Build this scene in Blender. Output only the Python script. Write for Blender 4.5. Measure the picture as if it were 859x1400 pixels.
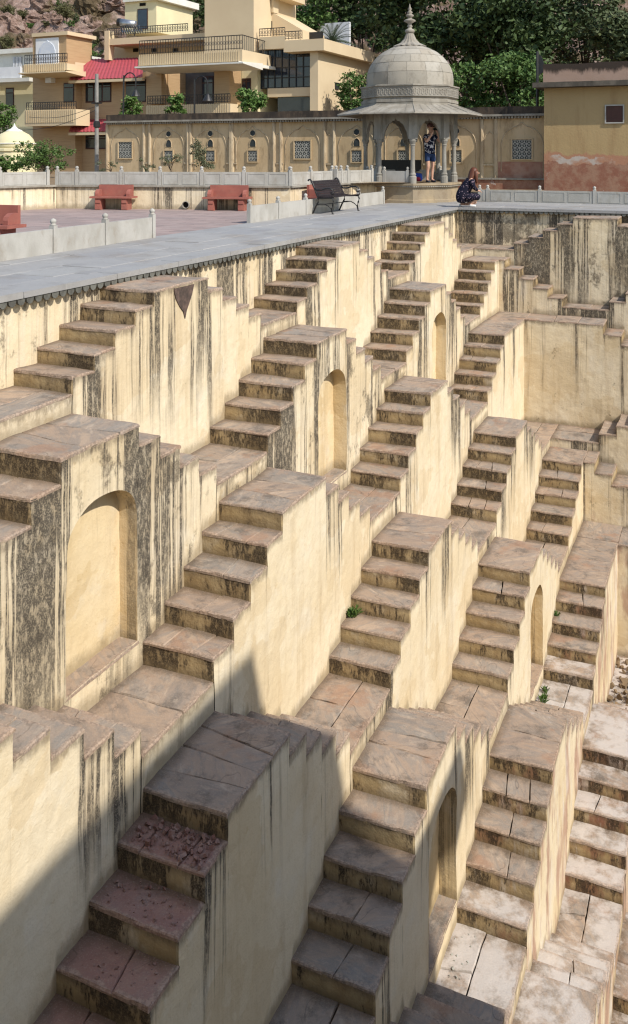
import bpy, math, random
from mathutils import Vector, Matrix, noise
for o in list(bpy.data.objects): bpy.data.objects.remove(o)
scene = bpy.context.scene
COL = scene.collection
R = math.radians
# ------------------------------------------------------------------ camera
CAM = Vector((7.175, -3.518, 1.502)); YAW = 0.40934
FPX, CX, CY, PW, PH = 1239.4, 461.3, 210.4, 859.0, 1400.0
cd = bpy.data.cameras.new('camera'); cam = bpy.data.objects.new('camera', cd); COL.objects.link(cam)
cam.location = CAM; cam.rotation_euler = (R(90), 0, YAW)
cd.sensor_fit = 'VERTICAL'; cd.sensor_height = 36.0; cd.lens = 36.0*FPX/PH
cd.shift_x = -(CX-PW/2)/PH; cd.shift_y = -(PH/2-CY)/PH
cd.clip_start = 0.1; cd.clip_end = 2000
scene.camera = cam
# ------------------------------------------------------------------ light
SUN = Vector((1.0, -0.33, 0.97)).normalized()          # towards the sun
EL = math.asin(SUN.z); AZ = math.atan2(SUN.x, SUN.y)   # azimuth from +Y clockwise
world = bpy.data.worlds.new('World'); scene.world = world; world.use_nodes = True
wn = world.node_tree
sky = wn.nodes.new('ShaderNodeTexSky'); sky.sky_type = 'NISHITA'; sky.sun_disc = False
sky.sun_elevation = EL; sky.sun_rotation = AZ; sky.air_density = 1.2; sky.dust_density = 0.8; sky.ozone_density = 1.0
wn.links.new(sky.outputs[0], wn.nodes['Background'].inputs[0]); wn.nodes['Background'].inputs[1].default_value = 0.148
sd = bpy.data.lights.new('sun', 'SUN'); sd.energy = 4.0; sd.angle = R(0.4); sd.color = (1.0, 0.935, 0.835)
sun = bpy.data.objects.new('sun', sd); COL.objects.link(sun)
sun.rotation_euler = SUN.to_track_quat('Z', 'Y').to_euler(); sun.location = (20, -10, 25)
vs = scene.view_settings; vs.view_transform = 'Standard'; vs.look = 'None'; vs.gamma = 1.0; vs.use_curve_mapping = False
vs.exposure = 0.27
cy = scene.cycles; cy.max_bounces = 6; cy.diffuse_bounces = 3; cy.glossy_bounces = 2; cy.transmission_bounces = 2; cy.caustics_reflective = False; cy.caustics_refractive = False; cy.filter_width = 1.25
# ------------------------------------------------------------------ pixel helpers: a pixel gives a direction, a plane the distance
def ray(px, py):
    a, b = (px-CX)/FPX, -(py-CY)/FPX
    c, s = math.cos(YAW), math.sin(YAW)
    return Vector((c*a-s, s*a+c, b))
def at_y(px, py, y): d = ray(px, py); return CAM+d*((y-CAM.y)/d.y)
def at_x(px, py, x): d = ray(px, py); return CAM+d*((x-CAM.x)/d.x)
def at_z(px, py, z): d = ray(px, py); return CAM+d*((z-CAM.z)/d.z)
# ------------------------------------------------------------------ object helpers
def warp(p, k=1.0):
    v = Vector(p)
    return v+noise.noise_vector(v*1.1)*(.014*k)+noise.noise_vector(v*2.4)*(.007*k)+noise.noise_vector(v*5.3)*(.0045*k)+noise.noise_vector(v*14)*(.0035*k)
def place(o, parent):
    COL.objects.link(o)
    if parent is not None:
        o.parent = parent
        loc = Vector((0, 0, 0)); q = parent
        m = parent.matrix_basis.copy()
        q = parent
        while q.parent is not None:
            m = q.parent.matrix_basis @ q.matrix_parent_inverse @ m; q = q.parent
        o.matrix_parent_inverse = m.inverted()
    return o
def empty(name, loc=(0, 0, 0)):
    o = bpy.data.objects.new(name, None); o.empty_display_size = .2; o.location = loc; o.matrix_basis = Matrix.Translation(Vector(loc)); COL.objects.link(o); return o
def tag(o, label=None, cat=None, group=None, kind=None):
    if label: o['label'] = label
    if cat: o['category'] = cat
    if group: o['group'] = group
    if kind: o['kind'] = kind
    return o
class MB:
    """collects verts / faces / per-vertex attributes, builds ONE mesh object"""
    def __init__(s): s.v = []; s.f = []; s.a = {}; s.m = []; s.smooth = False
    def vert(s, p, **at):
        s.v.append(tuple(p)); i = len(s.v)-1
        for k, x in at.items(): s.a.setdefault(k, {})[i] = x
        return i
    def face(s, ids, m=0): s.f.append(tuple(ids)); s.m.append(m)
    def grid(s, fn, nu, nv, m=0):
        """fn(i/nu, j/nv) -> (pos, attrs)"""
        ids = []
        for i in range(nu+1):
            row = []
            for j in range(nv+1):
                p, at = fn(i/nu, j/nv); row.append(s.vert(p, **at))
            ids.append(row)
        for i in range(nu):
            for j in range(nv): s.face((ids[i][j], ids[i+1][j], ids[i+1][j+1], ids[i][j+1]), m)
        return ids
    def box(s, a, b, m=0):
        x0, y0, z0 = a; x1, y1, z1 = b
        k = [s.vert(p) for p in ((x0,y0,z0),(x1,y0,z0),(x1,y1,z0),(x0,y1,z0),(x0,y0,z1),(x1,y0,z1),(x1,y1,z1),(x0,y1,z1))]
        for q in ((3,2,1,0),(4,5,6,7),(0,1,5,4),(1,2,6,5),(2,3,7,6),(3,0,4,7)): s.face([k[i] for i in q], m)
    def obox(s, c, ax, ay, az, m=0):
        """box from centre and three half-axis vectors"""
        c = Vector(c); ax, ay, az = Vector(ax), Vector(ay), Vector(az); k = []
        for sz in (-1, 1):
            for sx, sy in ((-1,-1),(1,-1),(1,1),(-1,1)): k.append(s.vert(c+ax*sx+ay*sy+az*sz))
        for q in ((3,2,1,0),(4,5,6,7),(0,1,5,4),(1,2,6,5),(2,3,7,6),(3,0,4,7)): s.face([k[i] for i in q], m)
    def prism(s, poly, d, m=0):
        """poly: list of 3D points, d: extrusion vector"""
        n = len(poly); d = Vector(d)
        a = [s.vert(p) for p in poly]; b = [s.vert(Vector(p)+d) for p in poly]
        s.face(a[::-1], m); s.face(b, m)
        for i in range(n): s.face((a[i], a[(i+1) % n], b[(i+1) % n], b[i]), m)
    def tube(s, pts, rad, n=8, m=0, cap=True):
        pts = [Vector(p) for p in pts]; rings = []
        up = Vector((0, 0, 1))
        for i, p in enumerate(pts):
            t = (pts[min(i+1, len(pts)-1)]-pts[max(i-1, 0)]).normalized()
            a = t.cross(up)
            if a.length < 1e-3: a = t.cross(Vector((1, 0, 0)))
            a.normalize(); b = t.cross(a)
            r = rad[i] if isinstance(rad, (list, tuple)) else rad
            rings.append([s.vert(p+(a*math.cos(2*math.pi*k/n)+b*math.sin(2*math.pi*k/n))*r) for k in range(n)])
        for i in range(len(rings)-1):
            for k in range(n): s.face((rings[i][k], rings[i][(k+1) % n], rings[i+1][(k+1) % n], rings[i+1][k]), m)
        if cap: s.face(rings[0][::-1], m); s.face(rings[-1], m)
    def lathe(s, c, prof, n=16, m=0, rot=0.0, cap=True):
        """prof: list of (radius, z)"""
        rings = []
        for r, z in prof:
            rings.append([s.vert((c[0]+r*math.cos(2*math.pi*k/n+rot), c[1]+r*math.sin(2*math.pi*k/n+rot), c[2]+z)) for k in range(n)])
        for i in range(len(rings)-1):
            for k in range(n): s.face((rings[i][k], rings[i][(k+1) % n], rings[i+1][(k+1) % n], rings[i+1][k]), m)
        if cap: s.face(rings[0][::-1], m); s.face(rings[-1], m)
    def build(s, name, mats, parent=None, smooth=False, wk=0.0):
        me = bpy.data.meshes.new(name)
        vv = [tuple(warp(p, wk)) for p in s.v] if wk else s.v
        me.from_pydata(vv, [], s.f); me.update()
        mats = mats if isinstance(mats, (list, tuple)) else [mats]
        for x in mats: me.materials.append(x)
        if len(mats) > 1: me.polygons.foreach_set('material_index', s.m)
        if smooth: me.polygons.foreach_set('use_smooth', [True]*len(s.f))
        for k, dct in s.a.items():
            at = me.attributes.new(k, 'FLOAT', 'POINT')
            at.data.foreach_set('value', [dct.get(i, 0.0) for i in range(len(s.v))])
        o = bpy.data.objects.new(name, me)
        return place(o, parent)
def copy_tree(o, parent=None):
    c = o.copy(); COL.objects.link(c); c.parent = parent
    for ch in o.children: copy_tree(ch, c)
    return c
# ------------------------------------------------------------------ materials
class NT:
    def __init__(s, name, rough=.85, spec=.25):
        s.mat = bpy.data.materials.new(name); s.mat.use_nodes = True; s.t = s.mat.node_tree
        s.bsdf = s.t.nodes['Principled BSDF']; s.bsdf.inputs['Roughness'].default_value = rough
        s.bsdf.inputs['Specular IOR Level'].default_value = spec
        s.pos = s.n('ShaderNodeNewGeometry').outputs['Position']
    def n(s, typ, **p):
        nd = s.t.nodes.new(typ)
        for k, x in p.items(): setattr(nd, k, x)
        return nd
    def set(s, sock, x):
        if hasattr(x, 'is_linked'): s.t.links.new(x, sock)
        else:
            if isinstance(x, (tuple, list)) and len(x) == 3 and len(sock.default_value) == 4: x = (*x, 1)
            sock.default_value = x
    def m(s, op, a, b=0.0, clamp=False):
        nd = s.n('ShaderNodeMath', operation=op, use_clamp=clamp); s.set(nd.inputs[0], a); s.set(nd.inputs[1], b); return nd.outputs[0]
    def sm(s, x, a, b, lo=0.0, hi=1.0):
        nd = s.n('ShaderNodeMapRange', interpolation_type='SMOOTHSTEP'); s.set(nd.inputs[0], x)
        for i, q in enumerate((a, b, lo, hi)): s.set(nd.inputs[i+1], q)
        return nd.outputs[0]
    def noise(s, scale, detail=4.0, rough=.55, vec=None, dist=0.0, off=None):
        """scale: number or (x,y,z)"""
        v = vec or s.pos
        if isinstance(scale, (tuple, list)):
            mp = s.n('ShaderNodeVectorMath', operation='MULTIPLY'); s.set(mp.inputs[0], v); mp.inputs[1].default_value = scale; v = mp.outputs[0]; scale = 1.0
        if off is not None:
            ad = s.n('ShaderNodeVectorMath', operation='ADD'); s.set(ad.inputs[0], v); s.set(ad.inputs[1], off); v = ad.outputs[0]
        nd = s.n('ShaderNodeTexNoise'); s.set(nd.inputs['Vector'], v); nd.inputs['Scale'].default_value = scale
        nd.inputs['Detail'].default_value = detail; nd.inputs['Roughness'].default_value = rough; nd.inputs['Distortion'].default_value = dist
        return nd.outputs[0]
    def mix(s, f, a, b, mode='MIX'):
        nd = s.n('ShaderNodeMix', data_type='RGBA', blend_type=mode); s.set(nd.inputs[0], f); s.set(nd.inputs[6], a); s.set(nd.inputs[7], b); return nd.outputs[2]
    def ramp(s, f, stops):
        nd = s.n('ShaderNodeValToRGB'); s.set(nd.inputs[0], f); e = nd.color_ramp.elements
        while len(e) < len(stops): e.new(0.5)
        for i, (p, c) in enumerate(stops): e[i].position = p; e[i].color = (*c, 1)
        return nd.outputs[0]
    def attr(s, name, obj=False):
        nd = s.n('ShaderNodeAttribute', attribute_name=name, attribute_type='OBJECT' if obj else 'GEOMETRY'); return nd.outputs['Fac']
    def rnd(s): return s.n('ShaderNodeObjectInfo').outputs['Random']
    def col(s, c): s.set(s.bsdf.inputs['Base Color'], c)
    def bump(s, h, strength=.4, dist=.01):
        nd = s.n('ShaderNodeBump'); nd.inputs['Strength'].default_value = strength; nd.inputs['Distance'].default_value = dist
        s.set(nd.inputs['Height'], h); s.t.links.new(nd.outputs[0], s.bsdf.inputs['Normal'])
def rnd_off(s):
    """a per-object offset vector for noise"""
    c = s.n('ShaderNodeCombineXYZ'); r = s.rnd()
    s.set(c.inputs[0], s.m('MULTIPLY', r, 37.0)); s.set(c.inputs[1], s.m('MULTIPLY', r, 91.0)); s.set(c.inputs[2], s.m('MULTIPLY', r, 53.0)); return c.outputs[0]

def plaster(name, c1, c2, riser=False, stain=1.0):
    s = NT(name, .92, .12)
    drop, rise, edge = s.attr('drop'), s.attr('rise'), s.attr('edge')
    gr, pk = s.attr('grime', True), s.attr('pink', True)
    base = s.mix(s.sm(s.noise(.8, 3), .35, .68), c1, c2)
    base = s.mix(s.m('MULTIPLY', s.sm(s.noise(6, 4, .68), .44, .74), .22), base, (c1[0]*.72, c1[1]*.64, c1[2]*.50))
    base = s.mix(s.m('MULTIPLY', s.sm(s.noise(2.3, 5, .62), .53, .72), .45), base, (.72, .655, .53))
    # repair patches with a hard edge
    base = s.mix(s.m('MULTIPLY', s.sm(s.noise(.75, 4, .55, off=(5, 11, 3)), .555, .565), .55), base, (c2[0]*.90, c2[1]*.86, c2[2]*.80))
    # flaked scabs where the limewash has come off
    fl = s.m('MULTIPLY', s.sm(s.noise(5.5, 5, .75, off=(2, 6, 1)), .645, .665), .40)
    base = s.mix(fl, base, (c2[0]*.78, c2[1]*.70, c2[2]*.58))
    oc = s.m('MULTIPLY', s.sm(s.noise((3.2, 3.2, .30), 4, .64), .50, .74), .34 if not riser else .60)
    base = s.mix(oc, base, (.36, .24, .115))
    pkm = s.m('MULTIPLY', s.sm(s.noise((2.2, 2.2, .8), 4, .65), s.m('SUBTRACT', .72, s.m('MULTIPLY', pk, .38)), s.m('SUBTRACT', .84, s.m('MULTIPLY', pk, .34))), s.m('MINIMUM', s.m('ADD', .25, pk), .9))
    base = s.mix(pkm, base, (.44, .28, .205) if not riser else (.24, .105, .07))
    wh = s.m('MULTIPLY', s.sm(s.noise((3, 3, .6), 4, .7, off=(7, 3, 1)), .54, .64), s.m('MULTIPLY', pk, .8))
    base = s.mix(wh, base, (.68, .63, .575))
    # algae streaks running down from the top edge: broad zones, bands and hairlines together
    clu = s.noise((1.35, 1.35, .05), 2, .5, off=(3.1, 8.7, 0))
    if not riser:
        v = s.m('ADD', s.m('ADD', s.m('MULTIPLY', s.noise((3.4, 3.4, .14), 3, .5), .30), s.m('MULTIPLY', s.noise((10, 10, .22), 3, .6), .40)), s.m('MULTIPLY', s.noise((30, 30, .6), 2, .65), .30))
    else:
        v = s.m('ADD', s.m('ADD', s.m('MULTIPLY', s.noise((2.6, 2.6, 1.2), 4, .6), .40), s.m('MULTIPLY', s.noise((9, 9, 2.4), 5, .65), .35)), s.m('MULTIPLY', s.noise((28, 28, 9), 2, .7), .25))
    near = s.sm(edge, .0, .16, .045, 0.0) if not riser else 0.0
    thr = s.m('SUBTRACT', .634 if not riser else .545, s.m('ADD', near, s.m('ADD', s.m('MULTIPLY', gr, .135 if not riser else .11), s.m('MULTIPLY', s.m('SUBTRACT', clu, .5), .72 if not riser else .45))))
    st = s.sm(v, thr, s.m('ADD', thr, .055)); st2 = s.sm(v, s.m('SUBTRACT', thr, .065), s.m('ADD', thr, .02))
    ln = s.m('MULTIPLY', s.noise((5.5, 5.5, 0), 3, .6, off=(1, 5, 2)), s.m('ADD', .9, s.m('MULTIPLY', gr, 4.6))) if not riser else s.m('ADD', .10, s.m('MULTIPLY', s.noise((5, 5, .5), 3), .50))
    fade = s.sm(drop, s.m('MULTIPLY', ln, .30), ln, 1.0, 0.0)
    spk = s.sm(s.noise(75, 2, .75), .30, .54, .50, 1.0); spk2 = s.sm(s.noise((22, 22, 10), 3, .7), .36, .52, .50, 1.0)
    sk = s.m('MULTIPLY', s.m('MULTIPLY', st, fade), s.m('MULTIPLY', s.m('MULTIPLY', spk, spk2), .93*stain))
    wash = s.m('MULTIPLY', s.m('MULTIPLY', st2, fade), .34*stain)
    eg = s.noise((7, 7, 4), 4, .72, off=(9, 2, 4))
    top = s.m('MULTIPLY', s.sm(s.m('SUBTRACT', drop, s.m('MULTIPLY', eg, .17 if not riser else .13)), -.06, .03, 1.0, 0.0), s.m('MULTIPLY', spk2, .62))
    foot = s.m('MULTIPLY', s.sm(s.m('SUBTRACT', rise, s.m('MULTIPLY', eg, .24 if not riser else .13)), -.10, .05, 1.0, 0.0), .55 if not riser else .75)
    blot = s.m('MULTIPLY', s.sm(s.noise((2.4, 2.4, 1.7), 5, .74, off=(4, 4, 9)), s.m('SUBTRACT', .76, s.m('MULTIPLY', gr, .19)), s.m('SUBTRACT', .85, s.m('MULTIPLY', gr, .17))), s.m('MULTIPLY', spk, .80*stain))
    base = s.mix(wash, base, (.30, .23, .155) if not riser else (.215, .15, .082))
    base = s.mix(top, base, (.15, .115, .082))
    base = s.mix(foot, base, (.17, .125, .072))
    base = s.mix(blot, base, (.095, .075, .052))
    base = s.mix(sk, base, (.058, .050, .041) if not riser else (.050, .038, .027))
    s.col(base)
    s.bump(s.m('ADD', s.m('MULTIPLY', s.noise(3.2, 4, .68), 2.0), s.m('MULTIPLY', s.noise(60, 2, .7), .28)), .7, .014)
    return s.mat
CREAM1, CREAM2 = (.735, .632, .455), (.685, .565, .375)
M = {}
M['plaster'] = plaster('lime_plaster', CREAM1, CREAM2)
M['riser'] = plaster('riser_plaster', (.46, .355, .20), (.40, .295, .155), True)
M['niche'] = plaster('niche_plaster', (.72, .585, .38), (.64, .50, .29), stain=.6)

def flag(name):
    s = NT(name, .82, .25)
    r = s.rnd(); off = rnd_off(s); lime = s.attr('lime', True); edge = s.attr('edge'); inn = s.attr('inner'); red = s.attr('red', True)
    v = s.n('ShaderNodeVectorRotate', rotation_type='Z_AXIS'); s.set(v.inputs['Vector'], s.pos); s.set(v.inputs['Angle'], s.m('MULTIPLY', r, 3.0)); vv = v.outputs[0]
    base = s.ramp(s.noise((1.1, 2.6, 1), 6, .66, vec=vv, off=off, dist=.5), [(.30, (.125, .122, .125)), (.40, (.225, .190, .168)), (.48, (.330, .250, .195)), (.55, (.215, .200, .19)), (.63, (.41, .32, .25)), (.74, (.17, .16, .158))])
    base = s.mix(.42, base, s.ramp(r, [(0, (.21, .19, .175)), (.25, (.33, .25, .195)), (.5, (.25, .235, .225)), (.75, (.36, .27, .21)), (1, (.28, .21, .17))]))
    band = s.noise((2.0, 10, 2), 5, .72, vec=vv, off=off, dist=.5)
    base = s.mix(s.m('MULTIPLY', s.sm(band, .50, .70), .50), base, (.165, .155, .15))
    base = s.mix(s.m('MULTIPLY', s.sm(s.noise((2.2, 6, 2), 6, .72, vec=vv, off=(8, 1, 3)), .55, .70), .50), base, (.46, .385, .32))
    base = s.mix(s.m('MULTIPLY', s.sm(s.noise(2.1, 6, .74, off=off), .50, .68), .70), base, (.095, .082, .072))
    base = s.mix(s.m('MULTIPLY', s.sm(s.noise(1.5, 5, .6, off=(6, 2, 2)), .56, .66), .55), base, (.30, .175, .115))
    base = s.mix(s.m('MULTIPLY', red, s.sm(s.noise(3, 5, .65), .25, .6, .55, .95)), base, (.26, .135, .115))
    crk = s.sm(s.m('ABSOLUTE', s.m('SUBTRACT', s.noise((.7, 1.5, 1), 3, .5, vec=vv, off=off, dist=.25), .5)), .001, .0045, 1.0, 0.0)
    scr = s.m('MULTIPLY', crk, s.sm(s.noise(1.6, 3, off=off), .47, .55))
    base = s.mix(s.m('MULTIPLY', scr, .40), base, (.06, .05, .043))
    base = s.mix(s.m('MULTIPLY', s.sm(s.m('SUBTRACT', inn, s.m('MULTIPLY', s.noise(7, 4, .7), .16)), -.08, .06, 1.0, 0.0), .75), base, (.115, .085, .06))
    lm = s.m('MULTIPLY', s.sm(s.noise(2.0, 5, .70), s.m('SUBTRACT', .86, s.m('MULTIPLY', lime, .5)), s.m('SUBTRACT', .95, s.m('MULTIPLY', lime, .40))), s.m('MINIMUM', s.m('MULTIPLY', lime, 1.2), .90))
    base = s.mix(s.m('MULTIPLY', lm, .9), base, (.50, .475, .475))
    en = s.noise(8, 5, .72)
    em = s.sm(s.m('SUBTRACT', edge, s.m('MULTIPLY', s.m('SUBTRACT', en, .30), .16)), -.015, .012, 1.0, 0.0)
    base = s.mix(s.m('MULTIPLY', em, .55), base, s.mix(s.sm(s.noise(34, 2, .72), .38, .60), (.40, .30, .24), (.20, .15, .12)))
    base = s.mix(s.m('MULTIPLY', s.sm(s.noise(70, 2, .75), .50, .78), .30), base, (.45, .39, .34))
    base = s.mix(1.0, base, (1.15, 1.10, 1.0), 'MULTIPLY')
    s.col(base)
    s.bump(s.m('ADD', s.noise((2.0, 8, 2), 3, .72), s.m('MULTIPLY', s.noise(45, 2, .72), .45)), .75, .012)
    return s.mat
M['flag'] = flag('flagstone')

def simple(name, c1, c2=None, scale=4.0, rough=.8, spec=.3, bump=.0, bscale=30., dirt=0.0, dirtc=(.06, .05, .04), metal=0.0, zs=1.0):
    s = NT(name, rough, spec); s.bsdf.inputs['Metallic'].default_value = metal
    c2 = c2 or tuple(x*.8 for x in c1)
    b = s.mix(s.sm(s.noise((scale, scale, scale*zs), 5, .6), .35, .65), c1, c2)
    if dirt: b = s.mix(s.m('MULTIPLY', s.sm(s.noise((scale*1.7, scale*1.7, scale*1.7*zs), 6, .7, off=(5, 5, 5)), .50, .72), dirt), b, dirtc)
    s.col(b)
    if bump: s.bump(s.noise(bscale, 4, .6), bump, .01)
    return s.mat
M['pale_stone'] = simple('pale_limestone', (.33, .305, .26), (.25, .225, .185), 3.0, .85, .2, .4, 25, .6, (.13, .115, .095), zs=.5)
M['white_marble'] = simple('whitewashed_stone', (.43, .415, .38), (.35, .335, .30), 2.5, .8, .25, .25, 30, .55, (.27, .23, .18), zs=.6)
M['arch_plaster'] = simple('arcade_plaster', (.585, .445, .275), (.50, .37, .215), 1.6, .9, .15, .3, 20, .55, (.20, .13, .075), zs=.35)
M['black_crust'] = simple('blackened_plaster', (.045, .038, .033), (.10, .075, .055), 3.0, .95, .1, .6, 25, .3, (.25, .18, .12), zs=.4)
M['iron'] = simple('black_iron', (.012, .012, .013), (.02, .018, .016), 9, .45, .5)
M['bench_wood'] = simple('bench_slat', (.020, .015, .016), (.028, .021, .021), 9, .6, .3)
M['pink_paint'] = simple('pink_painted_stone', (.34, .12, .09), (.28, .10, .078), 3, .8, .25, .3, 25, .35, (.30, .17, .12))
M['dark'] = simple('dark_void', (.012, .011, .010), (.02, .018, .016), 3, .9, .1)
M['glass'] = simple('dark_glass', (.012, .016, .022), (.02, .028, .035), 2, .08, .6)
M['cyan_glass'] = simple('blue_tinted_glass', (.010, .018, .035), (.018, .03, .05), 2, .07, .7)
M['jali_back'] = simple('lattice_shade', (.05, .058, .058), (.035, .042, .043), 6, .8, .2)
M['jali'] = simple('lattice_stone', (.42, .41, .36), (.34, .33, .29), 6, .85, .2)
M['house_cream'] = simple('house_paint_cream', (.62, .50, .33), (.58, .46, .30), .5, .8, .25, .1, 20)
M['house_yellow'] = simple('house_paint_yellow', (.70, .63, .40), (.64, .57, .36), .5, .8, .25, .1, 20)
M['house_white'] = simple('house_paint_white', (.70, .69, .63), (.62, .60, .54), .8, .8, .25, .1, 20, .2, (.35, .33, .29))
M['white_trim'] = simple('white_paint', (.72, .73, .74), (.66, .67, .69), 2, .7, .3)
M['mural'] = simple('painted_arch_panel', (.52, .57, .66), (.60, .63, .68), 7, .7, .3)
M['win_frame'] = simple('dark_red_window_frame', (.065, .022, .016), (.05, .018, .012), 5, .5, .4)
M['steel'] = simple('brushed_steel', (.45, .46, .48), (.38, .39, .41), 8, .35, .5, metal=.8)
M['dark_stone'] = simple('dark_slate_cladding', (.075, .07, .066), (.11, .10, .092), 2.2, .6, .3, .3, 9)
M['pole'] = simple('galvanised_pole', (.26, .25, .23), (.20, .19, .17), 4, .6, .4)
M['mud'] = simple('dry_soil', (.27, .19, .115), (.20, .145, .09), 3, .95, .1, .8, 20, .4, (.11, .09, .06))
M['chip'] = simple('broken_red_plaster', (.22, .115, .09), (.33, .22, .18), 14, .9, .15)
M['peel'] = simple('peeled_dark_patch', (.075, .058, .05), (.16, .11, .09), 8, .95, .1, .5, 30, .4, (.04, .035, .03))

def wood_clad():
    s = NT('wood_tile_cladding', .6, .3)
    z = s.n('ShaderNodeSeparateXYZ'); s.set(z.inputs[0], s.pos)
    b = s.ramp(s.noise((.7, .7, 14), 5, .6), [(.25, (.36, .235, .125)), (.55, (.45, .31, .175)), (.8, (.30, .185, .095))])
    s.col(b); return s.mat
M['wood'] = wood_clad()
def ribbed():
    s = NT('ribbed_cream_panel', .8, .2)
    x = s.n('ShaderNodeSeparateXYZ'); s.set(x.inputs[0], s.pos)
    s.col(s.mix(s.noise(1.2, 3), (.60, .48, .31), (.54, .43, .27))); return s.mat
M['ribbed'] = ribbed()
def rooftile():
    s = NT('crimson_roof_tile', .55, .35)
    s.col(s.mix(s.noise(5, 4), (.40, .075, .09), (.34, .06, .075))); return s.mat
M['rooftile'] = rooftile()
def walkway():
    s = NT('blue_grey_paving', .75, .3)
    r = s.rnd()
    b = s.ramp(r, [(0, (.30, .295, .29)), (.35, (.335, .325, .31)), (.7, (.28, .278, .28)), (1, (.345, .338, .32))])
    b = s.mix(s.m('MULTIPLY', s.sm(s.noise(1.6, 6, .65), .48, .70), .45), b, (.20, .19, .18))
    b = s.mix(s.m('MULTIPLY', s.sm(s.noise((1.2, 5, 1), 6, .7), .55, .68), .5), b, (.40, .385, .36))
    b = s.mix(s.m('MULTIPLY', s.sm(s.noise(.6, 6, .7, off=(4, 4, 4)), .52, .66), .45), b, (.23, .195, .16))
    b = s.mix(s.m('MULTIPLY', s.sm(s.noise(9, 5, .75), .58, .70), .5), b, (.13, .12, .11))
    s.col(b); s.bump(s.noise(18, 5, .65), .5, .01); return s.mat
M['walk'] = walkway()
def court():
    s = NT('pink_flag_court', .85, .2)
    br = s.n('ShaderNodeTexBrick'); s.set(br.inputs['Vector'], s.pos); br.inputs['Scale'].default_value = 1.0
    for k, x in (('Brick Width', .95), ('Row Height', .42), ('Mortar Size', .012)): br.inputs[k].default_value = x
    br.inputs['Color1'].default_value = (.36, .27, .245, 1); br.inputs['Color2'].default_value = (.27, .215, .20, 1); br.inputs['Mortar'].default_value = (.15, .12, .11, 1)
    b = s.mix(s.m('MULTIPLY', s.sm(s.noise(2.2, 6, .7), .45, .7), .5), br.outputs[0], (.40, .33, .30))
    s.col(b); s.bump(s.m('ADD', br.outputs[1], s.noise(12, 4)), .5, -.01); return s.mat
M['court'] = court()
def redwall():
    """ochre plaster over a red oxide dado with a broken white patch between"""
    s = NT('ochre_wall_red_dado', .9, .15)
    z = s.n('ShaderNodeSeparateXYZ'); s.set(z.inputs[0], s.pos)
    zz = s.m('ADD', z.outputs[2], s.m('MULTIPLY', s.m('SUBTRACT', s.noise((1.4, 1.4, 1.4), 6, .65), .5), .75))
    b = s.mix(s.noise(1.3, 4), (.43, .315, .165), (.38, .27, .135))
    b = s.mix(s.m('MULTIPLY', s.sm(s.noise((3, 3, .4), 5, .65), .5, .75), .35), b, (.22, .12, .06))
    red = s.mix(s.sm(s.noise(3, 6, .72), .38, .62), (.27, .12, .08), (.34, .20, .135))
    b = s.mix(s.sm(zz, 1.46, 1.52, 1.0, 0.0), b, (.40, .21, .13))
    b = s.mix(s.m('MULTIPLY', s.sm(zz, 1.38, 1.41, 1.0, 0.0), s.sm(s.noise((1.1, 1.1, 1.5), 5, .6, off=(2, 0, 7)), .46, .60)), b, (.46, .40, .35))
    b = s.mix(s.sm(zz, 1.20, 1.24, 1.0, 0.0), b, red)
    b = s.mix(s.m('MULTIPLY', s.sm(s.noise(2.6, 5, .65, off=(9, 9, 1)), .66, .70), s.sm(z.outputs[2], .5, 1.1, .8, 0.0)), b, (.48, .40, .36))
    s.col(b); s.bump(s.noise(14, 5, .65), .5, .012); return s.mat
M['redwall'] = redwall()
def rock():
    s = NT('pink_hill_rock', .95, .1)
    b = s.ramp(s.noise(.7, 8, .74), [(.30, (.12, .08, .065)), (.42, (.32, .215, .17)), (.52, (.45, .315, .26)), (.62, (.54, .42, .36)), (.75, (.28, .22, .15))])
    nz = s.n('ShaderNodeSeparateXYZ'); s.set(nz.inputs[0], s.n('ShaderNodeNewGeometry').outputs['Normal'])
    scrub = s.m('MULTIPLY', s.sm(s.noise(.22, 6, .65, off=(4, 1, 8)), .47, .58), .85)
    b = s.mix(scrub, b, s.mix(s.noise(1.7, 5, .7), (.085, .08, .032), (.19, .135, .075)))
    s.col(b); s.bump(s.noise(1.3, 8, .75), 1.0, .9); return s.mat
M['rock'] = rock()
def leaf(name, c1, c2, c3):
    s = NT(name, .6, .25)
    s.col(s.mix(s.sm(s.noise(1.3, 3), .35, .65), s.mix(s.attr('tone'), c1, c3), s.mix(s.attr('tone'), c2, c3)))
    s.bsdf.inputs['Transmission Weight'].default_value = 0.0
    return s.mat
M['leaf_dark'] = leaf('dark_foliage', (.028, .052, .018), (.040, .070, .024), (.072, .105, .036))
M['leaf_mid'] = leaf('mid_foliage', (.045, .095, .022), (.062, .12, .028), (.10, .16, .042))
M['leaf_bright'] = leaf('bright_foliage', (.050, .110, .020), (.070, .14, .028), (.12, .19, .05))
M['leaf_dry'] = leaf('dry_scrub', (.060, .070, .026), (.085, .082, .034), (.13, .125, .055))
M['leaf_grey'] = leaf('grey_green_foliage', (.075, .090, .050), (.095, .11, .06), (.14, .15, .085))
M['leaf_grey2'] = leaf('dull_green_foliage', (.045, .070, .028), (.060, .085, .034), (.095, .115, .05))
M['leaf_palm'] = leaf('palm_frond', (.055, .085, .05), (.07, .10, .06), (.10, .13, .08))
M['bark'] = simple('bark', (.10, .075, .055), (.065, .05, .038), 6, .95, .1, .6, 20, zs=.3)
M['skin'] = simple('skin', (.58, .34, .24), (.54, .31, .215), 8, .55, .35)
M['hair'] = simple('auburn_hair', (.12, .035, .012), (.075, .022, .010), 30, .5, .4, zs=.2)
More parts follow.
